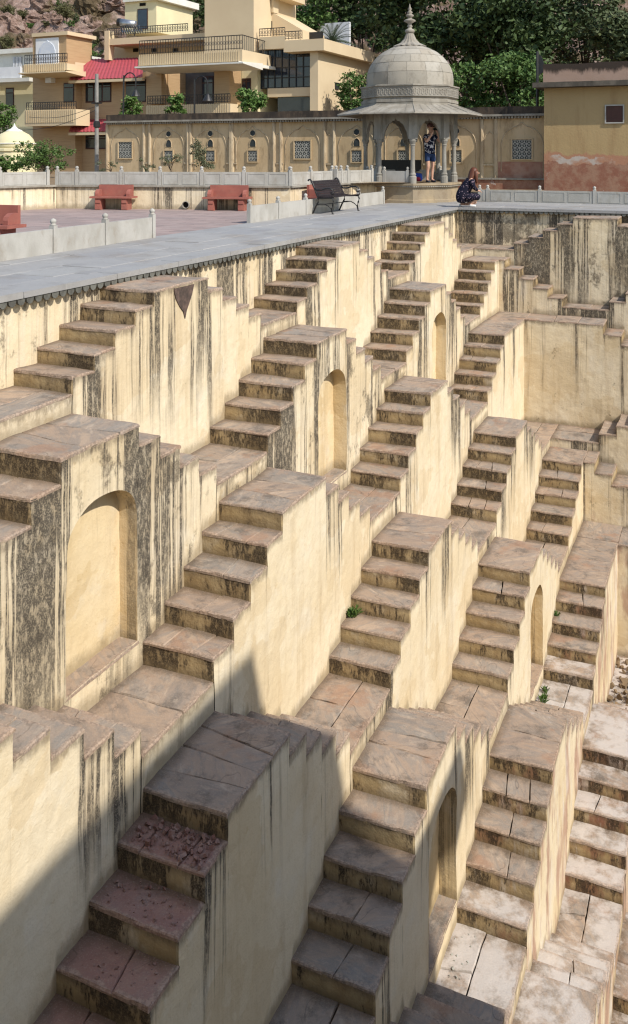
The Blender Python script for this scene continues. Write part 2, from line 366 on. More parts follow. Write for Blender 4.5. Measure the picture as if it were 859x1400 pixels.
M['hair_grey'] = simple('pinkish_hair', (.20, .10, .10), (.14, .07, .07), 30, .6, .3)
M['denim'] = simple('navy_denim', (.030, .055, .13), (.022, .04, .10), 14, .85, .15)
M['shoe_dark'] = simple('dark_sneaker', (.03, .035, .05), (.04, .045, .06), 10, .7, .3)
M['shoe_white'] = simple('white_sneaker', (.75, .74, .72), (.68, .67, .65), 10, .6, .3)
M['black_plastic'] = simple('black_plastic', (.008, .008, .009), (.012, .012, .012), 10, .4, .4)
def spotted(name, bg, fg, scale, thr):
    s = NT(name, .85, .15)
    vo = s.n('ShaderNodeTexVoronoi'); s.set(vo.inputs['Vector'], s.pos); vo.inputs['Scale'].default_value = scale
    s.col(s.mix(s.sm(vo.outputs[0] if thr < .3 else s.noise(scale, 2, .5, dist=.8), thr, thr+.05, 1.0 if thr < .3 else 0.0, 0.0 if thr < .3 else 1.0), bg, fg)); return s.mat
M['flower_shirt'] = spotted('navy_floral_shirt', (.012, .015, .035), (.62, .60, .62), 13, .555)
M['dot_dress'] = spotted('navy_dotted_dress', (.012, .012, .024), (.42, .30, .34), 22, .20)
M['blue_bag'] = simple('blue_bag', (.03, .08, .38), (.025, .06, .30), 9, .7, .3)
M['red_cloth'] = simple('red_cloth', (.45, .03, .06), (.4, .03, .05), 9, .7, .3)
# ------------------------------------------------------------------ the stepwell
XO = [0, .789, 1.648, 2.483, 3.322, 4.173, 5.014, 5.808, 6.62]        # outer face of each tier, west flank (x)
N0 = 21.42
VN = [0, .97, 1.65, 2.49, 3.55, 4.31, 5.29, 6.10, 6.95]                # the same on the north flank, measured back from y = N0
Z0 = [0, -.138, -1.239, -2.586, -4.012, -5.310, -6.629, -7.898, -9.16]  # stair-top level of each tier
RI = [0, .178, .225, .226, .217, .221, .208, .208, .208]                # riser
FLOOR = -11.2
def zl(row): return Z0[row]-5*RI[row]
# west flank: tier -> stairs (u0, u1, tread, near flight, far flight, streaks, pink, lime)
W = {1: [(.11, 1.33, .37, 1, 1, .4, 0, 0), (5.628, 6.887, .369, 1, 1, .62, 0, 0), (11.144, 12.261, .392, 1, 1, .55, .15, 0), (16.585, 17.788, .364, 1, 1, .45, 0, 0)],
     2: [(2.965, 4.158, .381, 1, 1, 1.2, 0, 0), (8.448, 9.607, .379, 1, 1, 1.2, 0, 0), (13.917, 15.043, .37, 1, 1, .85, 0, 0), (19.327, 20.45, .369, 1, 0, .6, .1, 0)],
     3: [(.294, 1.51, .379, 1, 1, .34, 0, 0), (5.737, 6.965, .379, 1, 1, .45, 0, 0), (11.276, 12.331, .384, 1, 1, .40, 0, 0), (16.789, 19.77, .385, 1, 0, .60, 0, 0)],
     4: [(3.053, 4.24, .37, 1, 1, .42, 0, 0), (8.542, 9.703, .382, 1, 1, .42, 0, 0), (14.092, 15.257, .392, 1, 1, .42, 0, 0)],
     5: [(.30, 1.52, .382, 1, 1, .3, 0, 0), (5.787, 7.005, .382, 1, 1, .33, 0, .1), (11.256, 12.425, .387, 1, 1, .06, 0, .1), (16.878, 17.87, .438, 1, 0, .10, 0, .12)],
     6: [(3.10, 4.29, .40, 1, 1, .2, .2, .3), (8.595, 9.781, .404, 1, 1, .12, .65, .40), (14.101, 17.11, .416, 1, 0, .22, .7, .35)],
     7: [(5.75, 6.95, .40, 1, 1, .1, .9, .95), (11.22, 12.436, .40, 1, 1, .1, .95, .95)],
     8: [(8.45, 9.65, .40, 1, 1, .1, 1, .8), (13.9, 15.1, .40, 1, 1, .1, 1, .8)]}
# north flank, u = x
N = {1: [(3.412, 4.548, .38, 1, 1, 1.15, .25, 0), (8.9, 10.1, .38, 1, 1, .7, 0, 0)],
     2: [(1.648, 1.79, .375, 0, 1, .75, .45, 0), (5.95, 7.1, .38, 1, 1, .7, 0, 0)],
     3: [(2.483, 4.378, .40, 0, 1, .72, .15, 0), (8.9, 10.1, .4, 1, 1, .4, 0, 0)],
     4: [(5.95, 7.1, .385, 1, 1, .6, 0, 0)],
     5: [(4.173, 4.425, .372, 0, 1, .8, .3, .1), (8.6, 9.8, .4, 1, 1, .5, 0, 0)],
     6: [(5.014, 6.9, .40, 0, 1, .75, .5, .3)],
     7: [(9.0, 10.2, .4, 1, 1, .5, .5, .3)]}
UEND = {'W': None, 'N': 12.0}
def span(st):
    u0, u1, t, a, b = st[:5]
    return (u0-4*t*a, u1+4*t*b)
def prof(tab, row, u):
    """level of the top of a tier at u along the flank"""
    if row not in tab: return FLOOR
    for st in tab[row]:
        u0, u1, t, a, b = st[:5]
        if u0 <= u <= u1: return Z0[row]
        if a and u0-4*t <= u < u0: return Z0[row]-RI[row]*math.ceil((u0-u)/t-1e-6)
        if b and u1 < u <= u1+4*t: return Z0[row]-RI[row]*math.ceil((u-u1)/t-1e-6)
    return zl(row)
TW = lambda u, v, z: (v, u, z)
TN = lambda u, v, z: (u, N0-v, z)
rg = random.Random(11)
SLAB = .035
def slab(parent, T, q, z, vout, th=SLAB, lime=0.0, name='flagstone', lift=None, mat='flag', nose=(), red=0.0, inn=None):
    """one stone: q = four (u,v) corners in order, top at z"""
    mb = MB(); (a, b, c, d) = q
    w = max(math.dist(a, b), math.dist(c, d)); h = max(math.dist(b, c), math.dist(a, d))
    nu, nv = max(3, min(18, round(w/.085))), max(3, min(12, round(h/.085)))
    E = lambda u, v: min([abs(vout-v)]+[abs(u-x) for x in nose])
    tl = (rg.uniform(-.010, .010), rg.uniform(-.010, .010)); dz = rg.uniform(-.006, .004) if lift is None else lift
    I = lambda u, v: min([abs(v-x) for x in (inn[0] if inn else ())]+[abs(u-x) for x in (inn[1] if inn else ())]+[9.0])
    def P(s, t, ins=0.0):
        s2 = ins/w+(1-2*ins/w)*s; t2 = ins/h+(1-2*ins/h)*t
        u = (a[0]*(1-s2)+b[0]*s2)*(1-t2)+(d[0]*(1-s2)+c[0]*s2)*t2
        v = (a[1]*(1-s2)+b[1]*s2)*(1-t2)+(d[1]*(1-s2)+c[1]*s2)*t2
        return u, v, z+dz+tl[0]*(s-.5)+tl[1]*(t-.5)
    ids = []
    for i in range(nu+1):
        row = []
        for j in range(nv+1):
            u, v, zz = P(i/nu, j/nv, .011)
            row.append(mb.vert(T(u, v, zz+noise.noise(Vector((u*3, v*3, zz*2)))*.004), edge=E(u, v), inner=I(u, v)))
        ids.append(row)
    for i in range(nu):
        for j in range(nv): mb.face((ids[i][j], ids[i+1][j], ids[i+1][j+1], ids[i][j+1]))
    ring = [(i, 0) for i in range(nu)]+[(nu, j) for j in range(nv)]+[(i, nv) for i in range(nu, 0, -1)]+[(0, j) for j in range(nv, 0, -1)]
    r1, r2 = [], []
    for (i, j) in ring:
        u, v, zz = P(i/nu, j/nv, 0.0)
        k = noise.noise(Vector((u*8, v*8, z*5)))*.013+noise.noise(Vector((u*21, v*21, z*5)))*.006-.003
        du = (-1 if i == 0 else 1 if i == nu else 0)*k; dv = (-1 if j == 0 else 1 if j == nv else 0)*k
        r1.append(mb.vert(T(u+du, v+dv, zz-.010-abs(k)*.6), edge=E(u, v), inner=I(u, v))); r2.append(mb.vert(T(u+du*.5, v+dv*.5, z-th), edge=E(u, v), inner=I(u, v)))
    n = len(ring)
    for k in range(n):
        i0, j0 = ring[k]; i1, j1 = ring[(k+1) % n]
        mb.face((ids[i0][j0], r1[k], r1[(k+1) % n], ids[i1][j1])); mb.face((r1[k], r2[k], r2[(k+1) % n], r1[(k+1) % n]))
    o = mb.build(name, M[mat], parent, wk=1.0); o['lime'] = max(0.0, lime+rg.uniform(-.1, .1)) if lime else 0.0
    o['red'] = red
    return o
def stones(parent, T, u0, u1, v0, v1, z, vout, lime=0.0, along='v', k=None, gap=.005, th=SLAB, nose=(), red=0.0, inn=None):
    """split a rectangle into k slanted stones along v or u"""
    L = (v1-v0) if along == 'v' else (u1-u0)
    if k is None: k = rg.choice([1, 1, 1, 2, 2, 3]) if along == 'v' else max(1, round(L/rg.choice([.42, .6, .8, 1.2])))
    cuts = [0.0]+sorted((i+rg.uniform(-.22, .22))/k for i in range(1, k))+[1.0]
    sl = [0.0]+[rg.uniform(-.10, .10) for _ in range(k-1)]+[0.0]
    for i in range(k):
        p0, p1 = cuts[i]*L+(gap/2 if i else 0), cuts[i+1]*L-(gap/2 if i < k-1 else 0)
        s0, s1 = sl[i], sl[i+1]
        if along == 'v': q = [(u0, v0+p0-s0*.5), (u1, v0+p0+s0*.5), (u1, v0+p1+s1*.5), (u0, v0+p1-s1*.5)]
        else: q = [(u0+p0-s0*.5, v0), (u0+p1-s1*.5, v0), (u0+p1+s1*.5, v1), (u0+p0+s0*.5, v1)]
        slab(parent, T, q, z, vout, th, lime, nose=nose, red=red, inn=inn)
CH = .014                                                            # worn corner between riser and flank wall
def riser_mesh(T, u, sgn, vi, vo, zt, zb):
    """vertical face at u looking towards -sgn... (sgn=+1: faces -u), with a chamfer at the outer corner"""
    mb = MB(); nv = max(4, round((vo-vi)/.08)); nz = 4
    def f(i, j):
        v = vi-.02+(vo-CH-vi+.02)*i; z = zb-.02+(zt-zb+.02)*j
        return T(u, v, z), dict(drop=zt-z, rise=max(0, z-zb))
    mb.grid(f, nv, nz)
    def g(i, j):
        v = vo-CH+CH*i; z = zb-.02+(zt-zb+.02)*j
        return T(u+sgn*CH*i, v, z), dict(drop=zt-z, rise=max(0, z-zb))
    mb.grid(g, 1, nz)
    return mb
def wall_cols(mb, T, cols, vo, tab, row, niche=None):
    """flank wall: cols = [(ua, ub, ztop)], down to the top of the next tier"""
    for ua, ub, zt in cols:
        lo = min(prof(tab, row+1, ua+(ub-ua)*k/6) for k in range(7))-.12
        def strip(a, b, z1, z0, da):
            n1 = max(2, round((b-a)/.08)); n2 = max(1, round((z1-z0)/.12))
            def f(i, j):
                u = a+(b-a)*i; z = z0+(z1-z0)*j
                return T(u, vo, z), dict(drop=da-z, rise=max(0, z-prof(tab, row+1, min(max(u, a+.01), b-.01))), edge=min(u-ua, ub-u))
            mb.grid(f, n1, n2)
        if niche and niche[0] > ua and niche[1] < ub:
            n0, n1_, nf, crown = niche[:4]
            strip(ua, n0, zt, lo, zt); strip(n1_, ub, zt, lo, zt); strip(n0, n1_, nf, lo, zt)
            us = arch_us(n0, n1_)
            for k in range(len(us)-1):
                def f(i, j):
                    u = us[k]+(us[k+1]-us[k])*i; za = arch_z(u, n0, n1_, crown); z = za+(zt-za)*j
                    return T(u, vo, z), dict(drop=zt-z, rise=2.0, edge=min(u-ua, ub-u))
                mb.grid(f, 1, 4)
            # the jamb part of the opening between floor and springing is open
        else: strip(ua, ub, zt, lo, zt)
def arch_us(a, b, n=22): return [a+(b-a)*(.5-.5*math.cos(math.pi*i/n)) for i in range(n+1)]
def arch_z(u, a, b, crown):
    s = min(1.0, abs((u-(a+b)/2)/((b-a)/2))); return crown-.42*(1-max(0.0, 1-s**2.3)**(1/2.3))
def make_niche(parent, T, n0, n1, nf, crown, vo, dep=.22):
    us = arch_us(n0, n1); mb = MB()
    def zz(u): return arch_z(u, n0, n1, crown)
    for k in range(len(us)-1):                                       # back wall
        def f(i, j):
            u = us[k]+(us[k+1]-us[k])*i; z = nf-.02+(zz(u)-nf+.02)*j
            return T(u, vo-dep, z), dict(drop=.5+zz(u)-z, rise=max(0, z-nf), edge=.5)
        mb.grid(f, 1, 10)
    out = [(n0, nf-.02)]+[(n0, nf+(zz(n0)-nf)*i/6) for i in range(1, 6)]+[(u, zz(u)) for u in us]+[(n1, nf+(zz(n1)-nf)*i/6) for i in range(5, 0, -1)]+[(n1, nf-.02)]
    for (ua, za), (ub, zb) in zip(out[:-1], out[1:]):
        def f(i, j):
            return T(ua+(ub-ua)*i, vo-dep*j, za+(zb-za)*i), dict(drop=.25, rise=max(0, za+(zb-za)*i-nf))
        mb.grid(f, 1, 2)
    o = mb.build('niche', M['niche'], parent, wk=1.0); o['grime'] = .35; o['pink'] = 0.0
    s = slab(o, T, [(n0-.02, vo-dep-.02), (n1+.02, vo-dep-.02), (n1+.02, vo+.006), (n0-.02, vo+.006)], nf, vo, name='niche_floor', lift=0.0)
    return o
TIER = ['', 'topmost', 'second', 'third', 'fourth', 'fifth', 'sixth', 'seventh', 'eighth']
ORD = ['first', 'second', 'third', 'fourth', 'fifth']
def look(g, p):
    if p >= .6: return 'whitish-pink worn'
    if p >= .4: return 'pinkish worn'
    if g > .85: return 'black-streaked'
    if g > .5: return 'streaky'
    return 'clean cream' if g < .15 else 'cream'
def build_stair(side, tab, row, idx, order, V, T):
    u0, u1, t, a, b, gr, pk, lime = tab[row][idx]
    vi, vo = V[row-1], V[row]; r = RI[row]; z = Z0[row]
    root = empty('stair_pyramid', T((u0+u1)/2, (vi+vo)/2, zl(row)))
    flank = 'bench walkway' if side == 'W' else 'kneeling woman'
    has = ', arched niche' if (side == 'W' and row in (2, 5)) and b else ''
    tag(root, f"{look(gr, pk)} stair pyramid{has}, {TIER[row]} tier below the {flank}, {ORD[order]} from pavilion corner", 'staircase',
        'stair pyramids of the stepwell')
    cols = []; niche = None
    ulo = u0+CH if a else u0
    corner_end = {('W', 2): N0-VN[2], ('W', 3): N0-VN[3], ('W', 5): N0-VN[5], ('W', 6): N0-VN[6]}.get((side, row)) if not b else None
    uw1 = corner_end if corner_end else u1
    cols.append((ulo, (uw1-CH) if b else uw1, z-SLAB*.6))
    for j in range(1, 5):
        if a: cols.append((u0-j*t+CH, u0-(j-1)*t+CH, z-j*r-SLAB*.6))
        if b: cols.append((u1+(j-1)*t-CH, u1+j*t-CH, z-j*r-SLAB*.6))
    if side == 'W' and row in (2, 5) and a and b:
        niche = (u0+.085, u1+.015-.05, zl(row+1)+.27, z-.545)
    mb = MB(); wall_cols(mb, T, cols, vo, tab, row, niche)
    w = mb.build('flank_wall', M['plaster'], root, wk=1.0); w['grime'] = gr; w['pink'] = pk
    if niche: make_niche(root, T, *niche, vo)
    # top platform
    def step(name, ua, ub, zt, sides, along, k=None, red=0.0, lm=None):
        mb = MB()
        for s_ in sides[:1]:
            uu = ua if s_ > 0 else ub
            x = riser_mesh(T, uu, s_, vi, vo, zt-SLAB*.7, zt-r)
            base = len(mb.v); mb.v += x.v; mb.f += [tuple(i+base for i in f) for f in x.f]; mb.m += x.m
            for kk, dct in x.a.items():
                for i, val in dct.items(): mb.a.setdefault(kk, {})[i+base] = val
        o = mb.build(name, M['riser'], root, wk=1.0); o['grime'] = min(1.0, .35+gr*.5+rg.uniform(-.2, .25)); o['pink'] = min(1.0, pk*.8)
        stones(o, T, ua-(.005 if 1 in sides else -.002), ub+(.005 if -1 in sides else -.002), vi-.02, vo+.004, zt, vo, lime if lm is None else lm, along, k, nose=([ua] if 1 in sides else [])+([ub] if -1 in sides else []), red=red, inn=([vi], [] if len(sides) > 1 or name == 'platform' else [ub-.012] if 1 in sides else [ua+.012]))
        if len(sides) > 1:
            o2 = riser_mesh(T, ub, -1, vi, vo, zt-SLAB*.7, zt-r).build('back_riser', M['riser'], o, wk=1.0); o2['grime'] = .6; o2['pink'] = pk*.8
        return o
    step('platform', u0, u1, z, ([1] if a else [])+([-1] if b else []), 'u', 4 if (side, row, idx) == ('W', 4, 0) else None)
    for j in range(1, 5):
        if a: step('step', u0-j*t, u0-(j-1)*t+.012, z-j*r, [1], 'v', red=.85 if (side, row, idx) == ('W', 4, 0) else 0.0, lm=.9 if (row == 6 and j == 4) else None)
        if b: step('step', u1+(j-1)*t-.012, u1+j*t, z-j*r, [-1], 'v')
    return root
def build_landing(side, tab, row, ua, ub, V, T, gr, pk, lime, wall_to=None, name='landing'):
    vi, vo = V[row-1], V[row]; z = zl(row)
    root = empty(name, T((ua+ub)/2, (vi+vo)/2, z)); root['kind'] = 'structure'
    root['label'] = f"flagstone landing of the {TIER[row]} tier between two stairs"
    mb = MB(); wall_cols(mb, T, [(ua, wall_to or ub, z-SLAB*.6)], vo, tab, row)
    w = mb.build('edge_wall', M['plaster'], root, wk=1.0); w['grime'] = gr; w['pink'] = pk
    if vo-vi > .6 and ub-ua > 1.0 and rg.random() < .6:
        c = vi+(vo-vi)*rg.uniform(.4, .6); stones(root, T, ua-.004, ub+.004, vi-.02, c-.004, z, vo, lime, 'u', 2, inn=([vi], [ua, ub])); stones(root, T, ua-.004, ub+.004, c+.004, vo+.004, z, vo, lime, 'u', 1, inn=([], [ua, ub]))
    else: stones(root, T, ua-.004, ub+.004, vi-.02, vo+.004, z, vo, lime, 'u', max(1, round((ub-ua)/.6)), inn=([vi], [ua, ub]))
    return root
STAIR = {}
for side, tab, V, T in (('W', W, XO, TW), ('N', N, VN, TN)):
    for row in tab:
        L = tab[row]; n = len(L)
        for i in range(n):
            order = (n-1-i) if side == 'W' else i
            STAIR[side, row, i] = build_stair(side, tab, row, i, order, V, T)
        for i in range(n-1):
            a, b = span(L[i])[1], span(L[i+1])[0]
            g, p, lm = (L[i][5]+L[i+1][5])/2, (L[i][6]+L[i+1][6])/2, (L[i][7]+L[i+1][7])/2
            if side == 'W' and row == 6: lm = .92
            build_landing(side, tab, row, a, b, V, T, g, p, lm)
# corner landings where the two flanks meet (tiers 1, 4, 7) and the nearest stretch of each tier
for row in (1, 4, 7):
    st = W[row][-1]; a = span(st)[1]; g, p, lm = st[5:8]
    build_landing('W', W, row, a, N0-VN[row-1]+.02, XO, TW, g*.6, p, lm, wall_to=N0-VN[row])
    stn = N.get(row); b = span(stn[0])[0] if stn else 6.0
    build_landing('N', N, row, XO[row]+.004, b, VN, TN, .6, p, lm*.6)
for row, tab in W.items():
    st = tab[0]; a = span(st)[0]
    if a > -3.3 and row not in (1,): build_landing('W', W, row, max(a-1.25, -3.3), a, XO, TW, st[5], st[6], st[7])
# damaged patch on the top stair's wall: render fallen away, dark core showing
mb = MB(); xx = XO[1]+.012
pp = [(6.06, -.185), (6.30, -.185), (6.52, -.185), (6.47, -.31), (6.40, -.42), (6.345, -.50), (6.31, -.60), (6.27, -.50), (6.19, -.43), (6.10, -.31)]
mb.prism([(xx, y, z) for y, z in pp], (-.03, 0, 0))
mb.build('peeled_patch', M['peel'], STAIR['W', 1, 1])
# ------------------------------------------------------------------ ground, well floor, retaining walls
def ground_ring():
    mb = MB(); x = [-600, 0.0, 18.0, 600]; y = [-600, -3.0, N0, 900]
    for i in range(3):
        for j in range(3):
            if i == 1 and j == 1: continue
            mb.face([mb.vert(p) for p in ((x[i], y[j], -.06), (x[i+1], y[j], -.06), (x[i+1], y[j+1], -.06), (x[i], y[j+1], -.06))])
    return tag(mb.build('ground', M['mud']), 'dry bare earth around the stepwell', kind='structure')
ground_ring()
mb = MB(); mb.face([mb.vert(p) for p in ((-.2, -3.2, FLOOR), (18.2, -3.2, FLOOR), (18.2, N0+.2, FLOOR), (-.2, N0+.2, FLOOR))])
tag(mb.build('well_floor', M['mud']), 'bare silt at the bottom of the well', kind='structure')
def plain_wall(name, label, pts, ztop, zbot, g, sub=60, wk=1.0):
    mb = MB(); (x0, y0), (x1, y1) = pts
    def f(i, j):
        z = zbot+(ztop-zbot)*j; return (x0+(x1-x0)*i, y0+(y1-y0)*i, z), dict(drop=ztop-z, rise=max(0, z-zbot), edge=.5)
    mb.grid(f, sub, max(4, round((ztop-zbot)/.2))); o = mb.build(name, M['plaster'], wk=wk); o['grime'] = g; o['pink'] = .2
    return tag(o, label, 'wall')
plain_wall('retaining_wall', 'streaked cream wall right under the scalloped edge of the bench walkway', [(0, -3.3), (0, N0)], -.05, -1.4, 1.1, 230)
plain_wall('retaining_wall', 'dark blotched wall right under the terrace of the kneeling woman', [(0, N0), (12.0, N0)], -.05, -1.4, 1.65, 110)
plain_wall('retaining_wall', 'plain cream retaining wall below the photographer', [(0, -3.0), (18, -3.0)], -.06, FLOOR, .5)
plain_wall('retaining_wall', 'plain cream retaining wall facing the stair pyramids', [(18, -3.0), (18, N0)], -.06, FLOOR, .5)
# ------------------------------------------------------------------ walkways round the well
def paved(name, label, x0, x1, y0, y1, ln, wd, along_y, mat='walk', skip=None, z=0.0):
    root = MB(); root.box((x0, y0, z-.3), (x1, y1, z-.035)); o = root.build(name, M['mud']); tag(o, label, kind='structure')
    r = random.Random(hash(name) % 97+len(label)); a0, a1, b0, b1 = (y0, y1, x0, x1) if along_y else (x0, x1, y0, y1)
    b = b0
    while b < b1-.02:
        be = min(b1, b+wd*r.uniform(.85, 1.15))
        if b1-be < .25: be = b1
        a = a0-r.uniform(0, ln)
        while a < a1:
            ae = min(a1, a+ln*r.uniform(.7, 1.3)); aa = max(a, a0)
            if ae-aa > .05:
                u0, u1, v0, v1 = aa+.004, ae-.004, b+.004, be-.004
                c = (u0, v0, u1, v1) if along_y else (v0, u0, v1, u1)
                yy0, xx0, yy1, xx1 = c
                if not (skip and skip((xx0+xx1)/2, (yy0+yy1)/2)):
                    mb = MB(); dz = r.uniform(-.006, .004); t1, t2 = r.uniform(-.004, .004), r.uniform(-.004, .004)
                    top = [(xx0+.005, yy0+.005, z+dz+t1), (xx1-.005, yy0+.005, z+dz+t2), (xx1-.005, yy1-.005, z+dz-t1), (xx0+.005, yy1-.005, z+dz-t2)]
                    k = [mb.vert(p) for p in top]; g = [mb.vert(p) for p in ((xx0, yy0, z+dz-.008), (xx1, yy0, z+dz-.008), (xx1, yy1, z+dz-.008), (xx0, yy1, z+dz-.008))]
                    h = [mb.vert(p) for p in ((xx0, yy0, z-.05), (xx1, yy0, z-.05), (xx1, yy1, z-.05), (xx0, yy1, z-.05))]
                    mb.face(k)
                    for i in range(4): mb.face((k[i], g[i], g[(i+1) % 4], k[(i+1) % 4])); mb.face((g[i], h[i], h[(i+1) % 4], g[(i+1) % 4]))
                    mb.build('paving_slab', M[mat], o)
            a = ae
        b = be
    return o
EDGE = .115
wk = paved('walkway', 'blue-grey stone walkway along the edge of the stepwell', -2.45, EDGE-.30, -6.0, 24.9, 1.25, .72, True)
wk2 = paved('walkway', 'grey stone walkway along the far edge of the stepwell', EDGE-.30, 9.0, N0-EDGE+.30, 24.9, 1.3, .75, False)
def coping(parent, along_y, a0, a1, e):
    r = random.Random(5); a = a0
    while a < a1:                                                     # coping stones, one by one
        ae = min(a1, a+r.uniform(1.1, 1.7)); mb = MB(); dz = r.uniform(-.004, .003)
        if along_y: mb.box((e-.30, a+.004, -.07), (e, ae-.004, .002+dz))
        else: mb.box((a+.004, e, -.07), (ae-.004, e+.30, .002+dz))
        mb.build('coping_stone', M['walk'], parent); a = ae
    mb = MB(); n = int((a1-a0)/.135)                                  # hanging scallops below the edge
    for i in range(n):
        c = a0+(i+.5)*.135
        pts = [(c+.058*math.cos(t), -.085-.062*math.sin(t)) for t in [math.pi*k/6 for k in range(7)]]
        pts = [(c+.058, -.07)]+pts+[(c-.058, -.07)]
        if along_y: mb.prism([(e-.012, p, z) for p, z in pts], (-.03, 0, 0))
        else: mb.prism([(p, e+.012, z) for p, z in pts], (0, .03, 0))
    if along_y: mb.box((e-.05, a0, -.115), (e-.043, a1, -.071))
    else: mb.box((a0, e+.043, -.115), (a1, e+.05, -.071))
    tag(mb.build('scalloped_fringe', M['fringe'], parent), kind='stuff')
M['fringe'] = simple('grey_green_fringe', (.16, .16, .14), (.09, .088, .078), 5, .9, .15, .3, 25, .4, (.03, .028, .025))
coping(wk, True, -3.2, N0-EDGE, EDGE)
coping(wk2, False, EDGE-.30, 9.0, N0-EDGE)
mb = MB(); mb.box((-3, -12, -.3), (20, -3.0, -.01)); tag(mb.build('terrace', M['walk']), 'grey stone terrace under the photographer', kind='structure')
mb = MB(); mb.box((18, -12, -.3), (40, 40, -.012)); tag(mb.build('terrace', M['mud']), 'bare bank on the open side of the well', kind='structure')
mb = MB(); mb.box((-24, -8, -.3), (-2.455, 27, -.008)); tag(mb.build('courtyard', M['court']), 'pinkish flagstone courtyard with red benches', kind='structure')
# ------------------------------------------------------------------ raised terrace behind the courtyard
PA, PB = at_z(77, 284.5, 0), at_z(397, 287.0, 0)
PC = Vector((PB.x+.25, 20.6, 0)); PD = Vector((-3.3, 21.3, 0)); PL = PA+(at_z(0, 288.5, 0)-PA)*4.0
ZT = .64
mb = MB(); poly = [PL, PA, PB, PC, PD, Vector((-1.6, 22.9, 0)), Vector((-1.6, 27.2, 0)), Vector((-40, 27.2, 0)), Vector((-40, PL.y, 0))]
mb.face([mb.vert((p.x, p.y, ZT-.012)) for p in poly]); tag(mb.build('raised_terrace', M['mud']), 'raised earth terrace in front of the arcaded wall', kind='structure')
def twall(p, q, lab, g):
    mb = MB(); n = max(4, round((q-p).length/.3))
    d = (q-p).normalized(); nrm = Vector((d.y, -d.x, 0))
    def f(i, j):
        z = -.02+(ZT-.02)*j; c = p+(q-p)*i; return (c.x, c.y, z), dict(drop=ZT-.05-z, rise=max(0, z))
    mb.grid(f, n, 5); o = mb.build('terrace_wall', M['plaster']); o['grime'] = g; o['pink'] = .2; tag(o, lab, 'wall')
    m2 = MB(); m2.obox((p+q)/2+Vector((0, 0, ZT-.02))-nrm*.06, (q-p)/2, nrm*.12, (0, 0, .025)); m2.build('ledge', M['pale_stone'], o)
    return o
twall(PL, PA, 'bright cream terrace wall running from the courtyard corner past the white dome', .15)
WB = twall(PA, PB, 'cream terrace wall behind the two red benches with a round drain hole', .30)
twall(PB, PC, 'short sunlit cream wall behind the single red bench beside the black bench', .3)
twall(PC, PD, 'cream terrace wall joining the domed pavilion', .25)
twall(PD, Vector((-2.85, 22.85, 0)), 'short cream wall closing the terrace against the pavilion plinth', .25)
dr = PA.lerp(PB, .565); dn = Vector(((PB-PA).y, -(PB-PA).x, 0)).normalized()
mb = MB(); mb.lathe((0, 0, 0), [(.085, 0), (.10, 0), (.10, .10), (.085, .10), (.085, .0)], 18, cap=False); ob = mb.build('drain_pipe', M['pale_stone'])
ob.location = dr+Vector((0, 0, .12)); ob.rotation_euler = dn.to_track_quat('Z', 'Y').to_euler(); tag(ob, 'round drain pipe mouth at the foot of the cream terrace wall', 'pipe')
mb = MB(); mb.lathe((0, 0, 0), [(.084, .012), (.0, .012)], 18, cap=False); o2 = mb.build('pipe_mouth', M['dark']); o2.parent = ob
# ------------------------------------------------------------------ low stone balustrades
def balustrade(pts_posts, z, lab, h=.37, ph=.42, inset=True, group='white stone balustrades'):
    """pts_posts: list of plan points, one post each; a panel between every two posts"""
    root = empty('balustrade', (pts_posts[0].x, pts_posts[0].y, z)); tag(root, lab, 'balustrade', group)
    for i, p in enumerate(pts_posts):
        d = (pts_posts[min(i+1, len(pts_posts)-1)]-pts_posts[max(i-1, 0)]).normalized(); n = Vector((-d.y, d.x, 0))
        mb = MB(); mb.obox((p.x, p.y, z+ph/2), d*.045, n*.045, (0, 0, ph/2)); po = mb.build('post', M['white_marble'], root)
        mb = MB(); mb.lathe((p.x, p.y, z+ph), [(.046, 0), (.05, .012), (.03, .022), (.044, .040), (.05, .062), (.043, .085), (.02, .10), (.005, .108)], 10); mb.build('finial', M['white_marble'], po, smooth=True)
        if i+1 < len(pts_posts):
            q = pts_posts[i+1]; dd = (q-p).normalized(); nn = Vector((-dd.y, dd.x, 0)); c = (p+q)/2; L = (q-p).length/2-.055
            mb = MB(); mb.obox((c.x, c.y, z+h/2), dd*L, nn*.032, (0, 0, h/2)); pa = mb.build('panel', M['white_marble'], root)
            if inset:
                k = 2 if L > .5 else 1
                for s_ in range(k):
                    cc = c+dd*((s_+.5)*2*L/k-L)
                    for sg in (1, -1):
                        mb = MB(); ll = L/k-.05
                        for (oz, hh) in ((.045, .012), (h-.045, .012)): mb.obox((cc.x+nn.x*.034*sg, cc.y+nn.y*.034*sg, z+oz), dd*ll, nn*.005, (0, 0, hh))
                        for sx in (-1, 1): mb.obox((cc.x+nn.x*.034*sg+dd.x*(ll-.012)*sx, cc.y+nn.y*.034*sg+dd.y*(ll-.012)*sx, z+h/2), dd*.012, nn*.005, (0, 0, h/2-.057))
                        tag(mb.build('panel_moulding', M['white_marble'], pa), kind='stuff')
    return root
V2 = lambda x, y: Vector((x, y, 0))
balustrade([V2(-2.14, 4.75), V2(-2.18, 6.05), V2(-2.24, 7.37), V2(-2.29, 8.68), V2(-2.33, 10.06)], 0, 'whitewashed balustrade between bare walkway and courtyard, ending at the open gap', inset=False)
balustrade([V2(-2.40, 13.77), V2(-2.44, 15.2), V2(-2.46, 16.72), V2(-2.46, 18.4), V2(-2.46, 20.2), V2(-2.44, 22.1)], 0, 'whitewashed balustrade behind the black iron bench', inset=False)
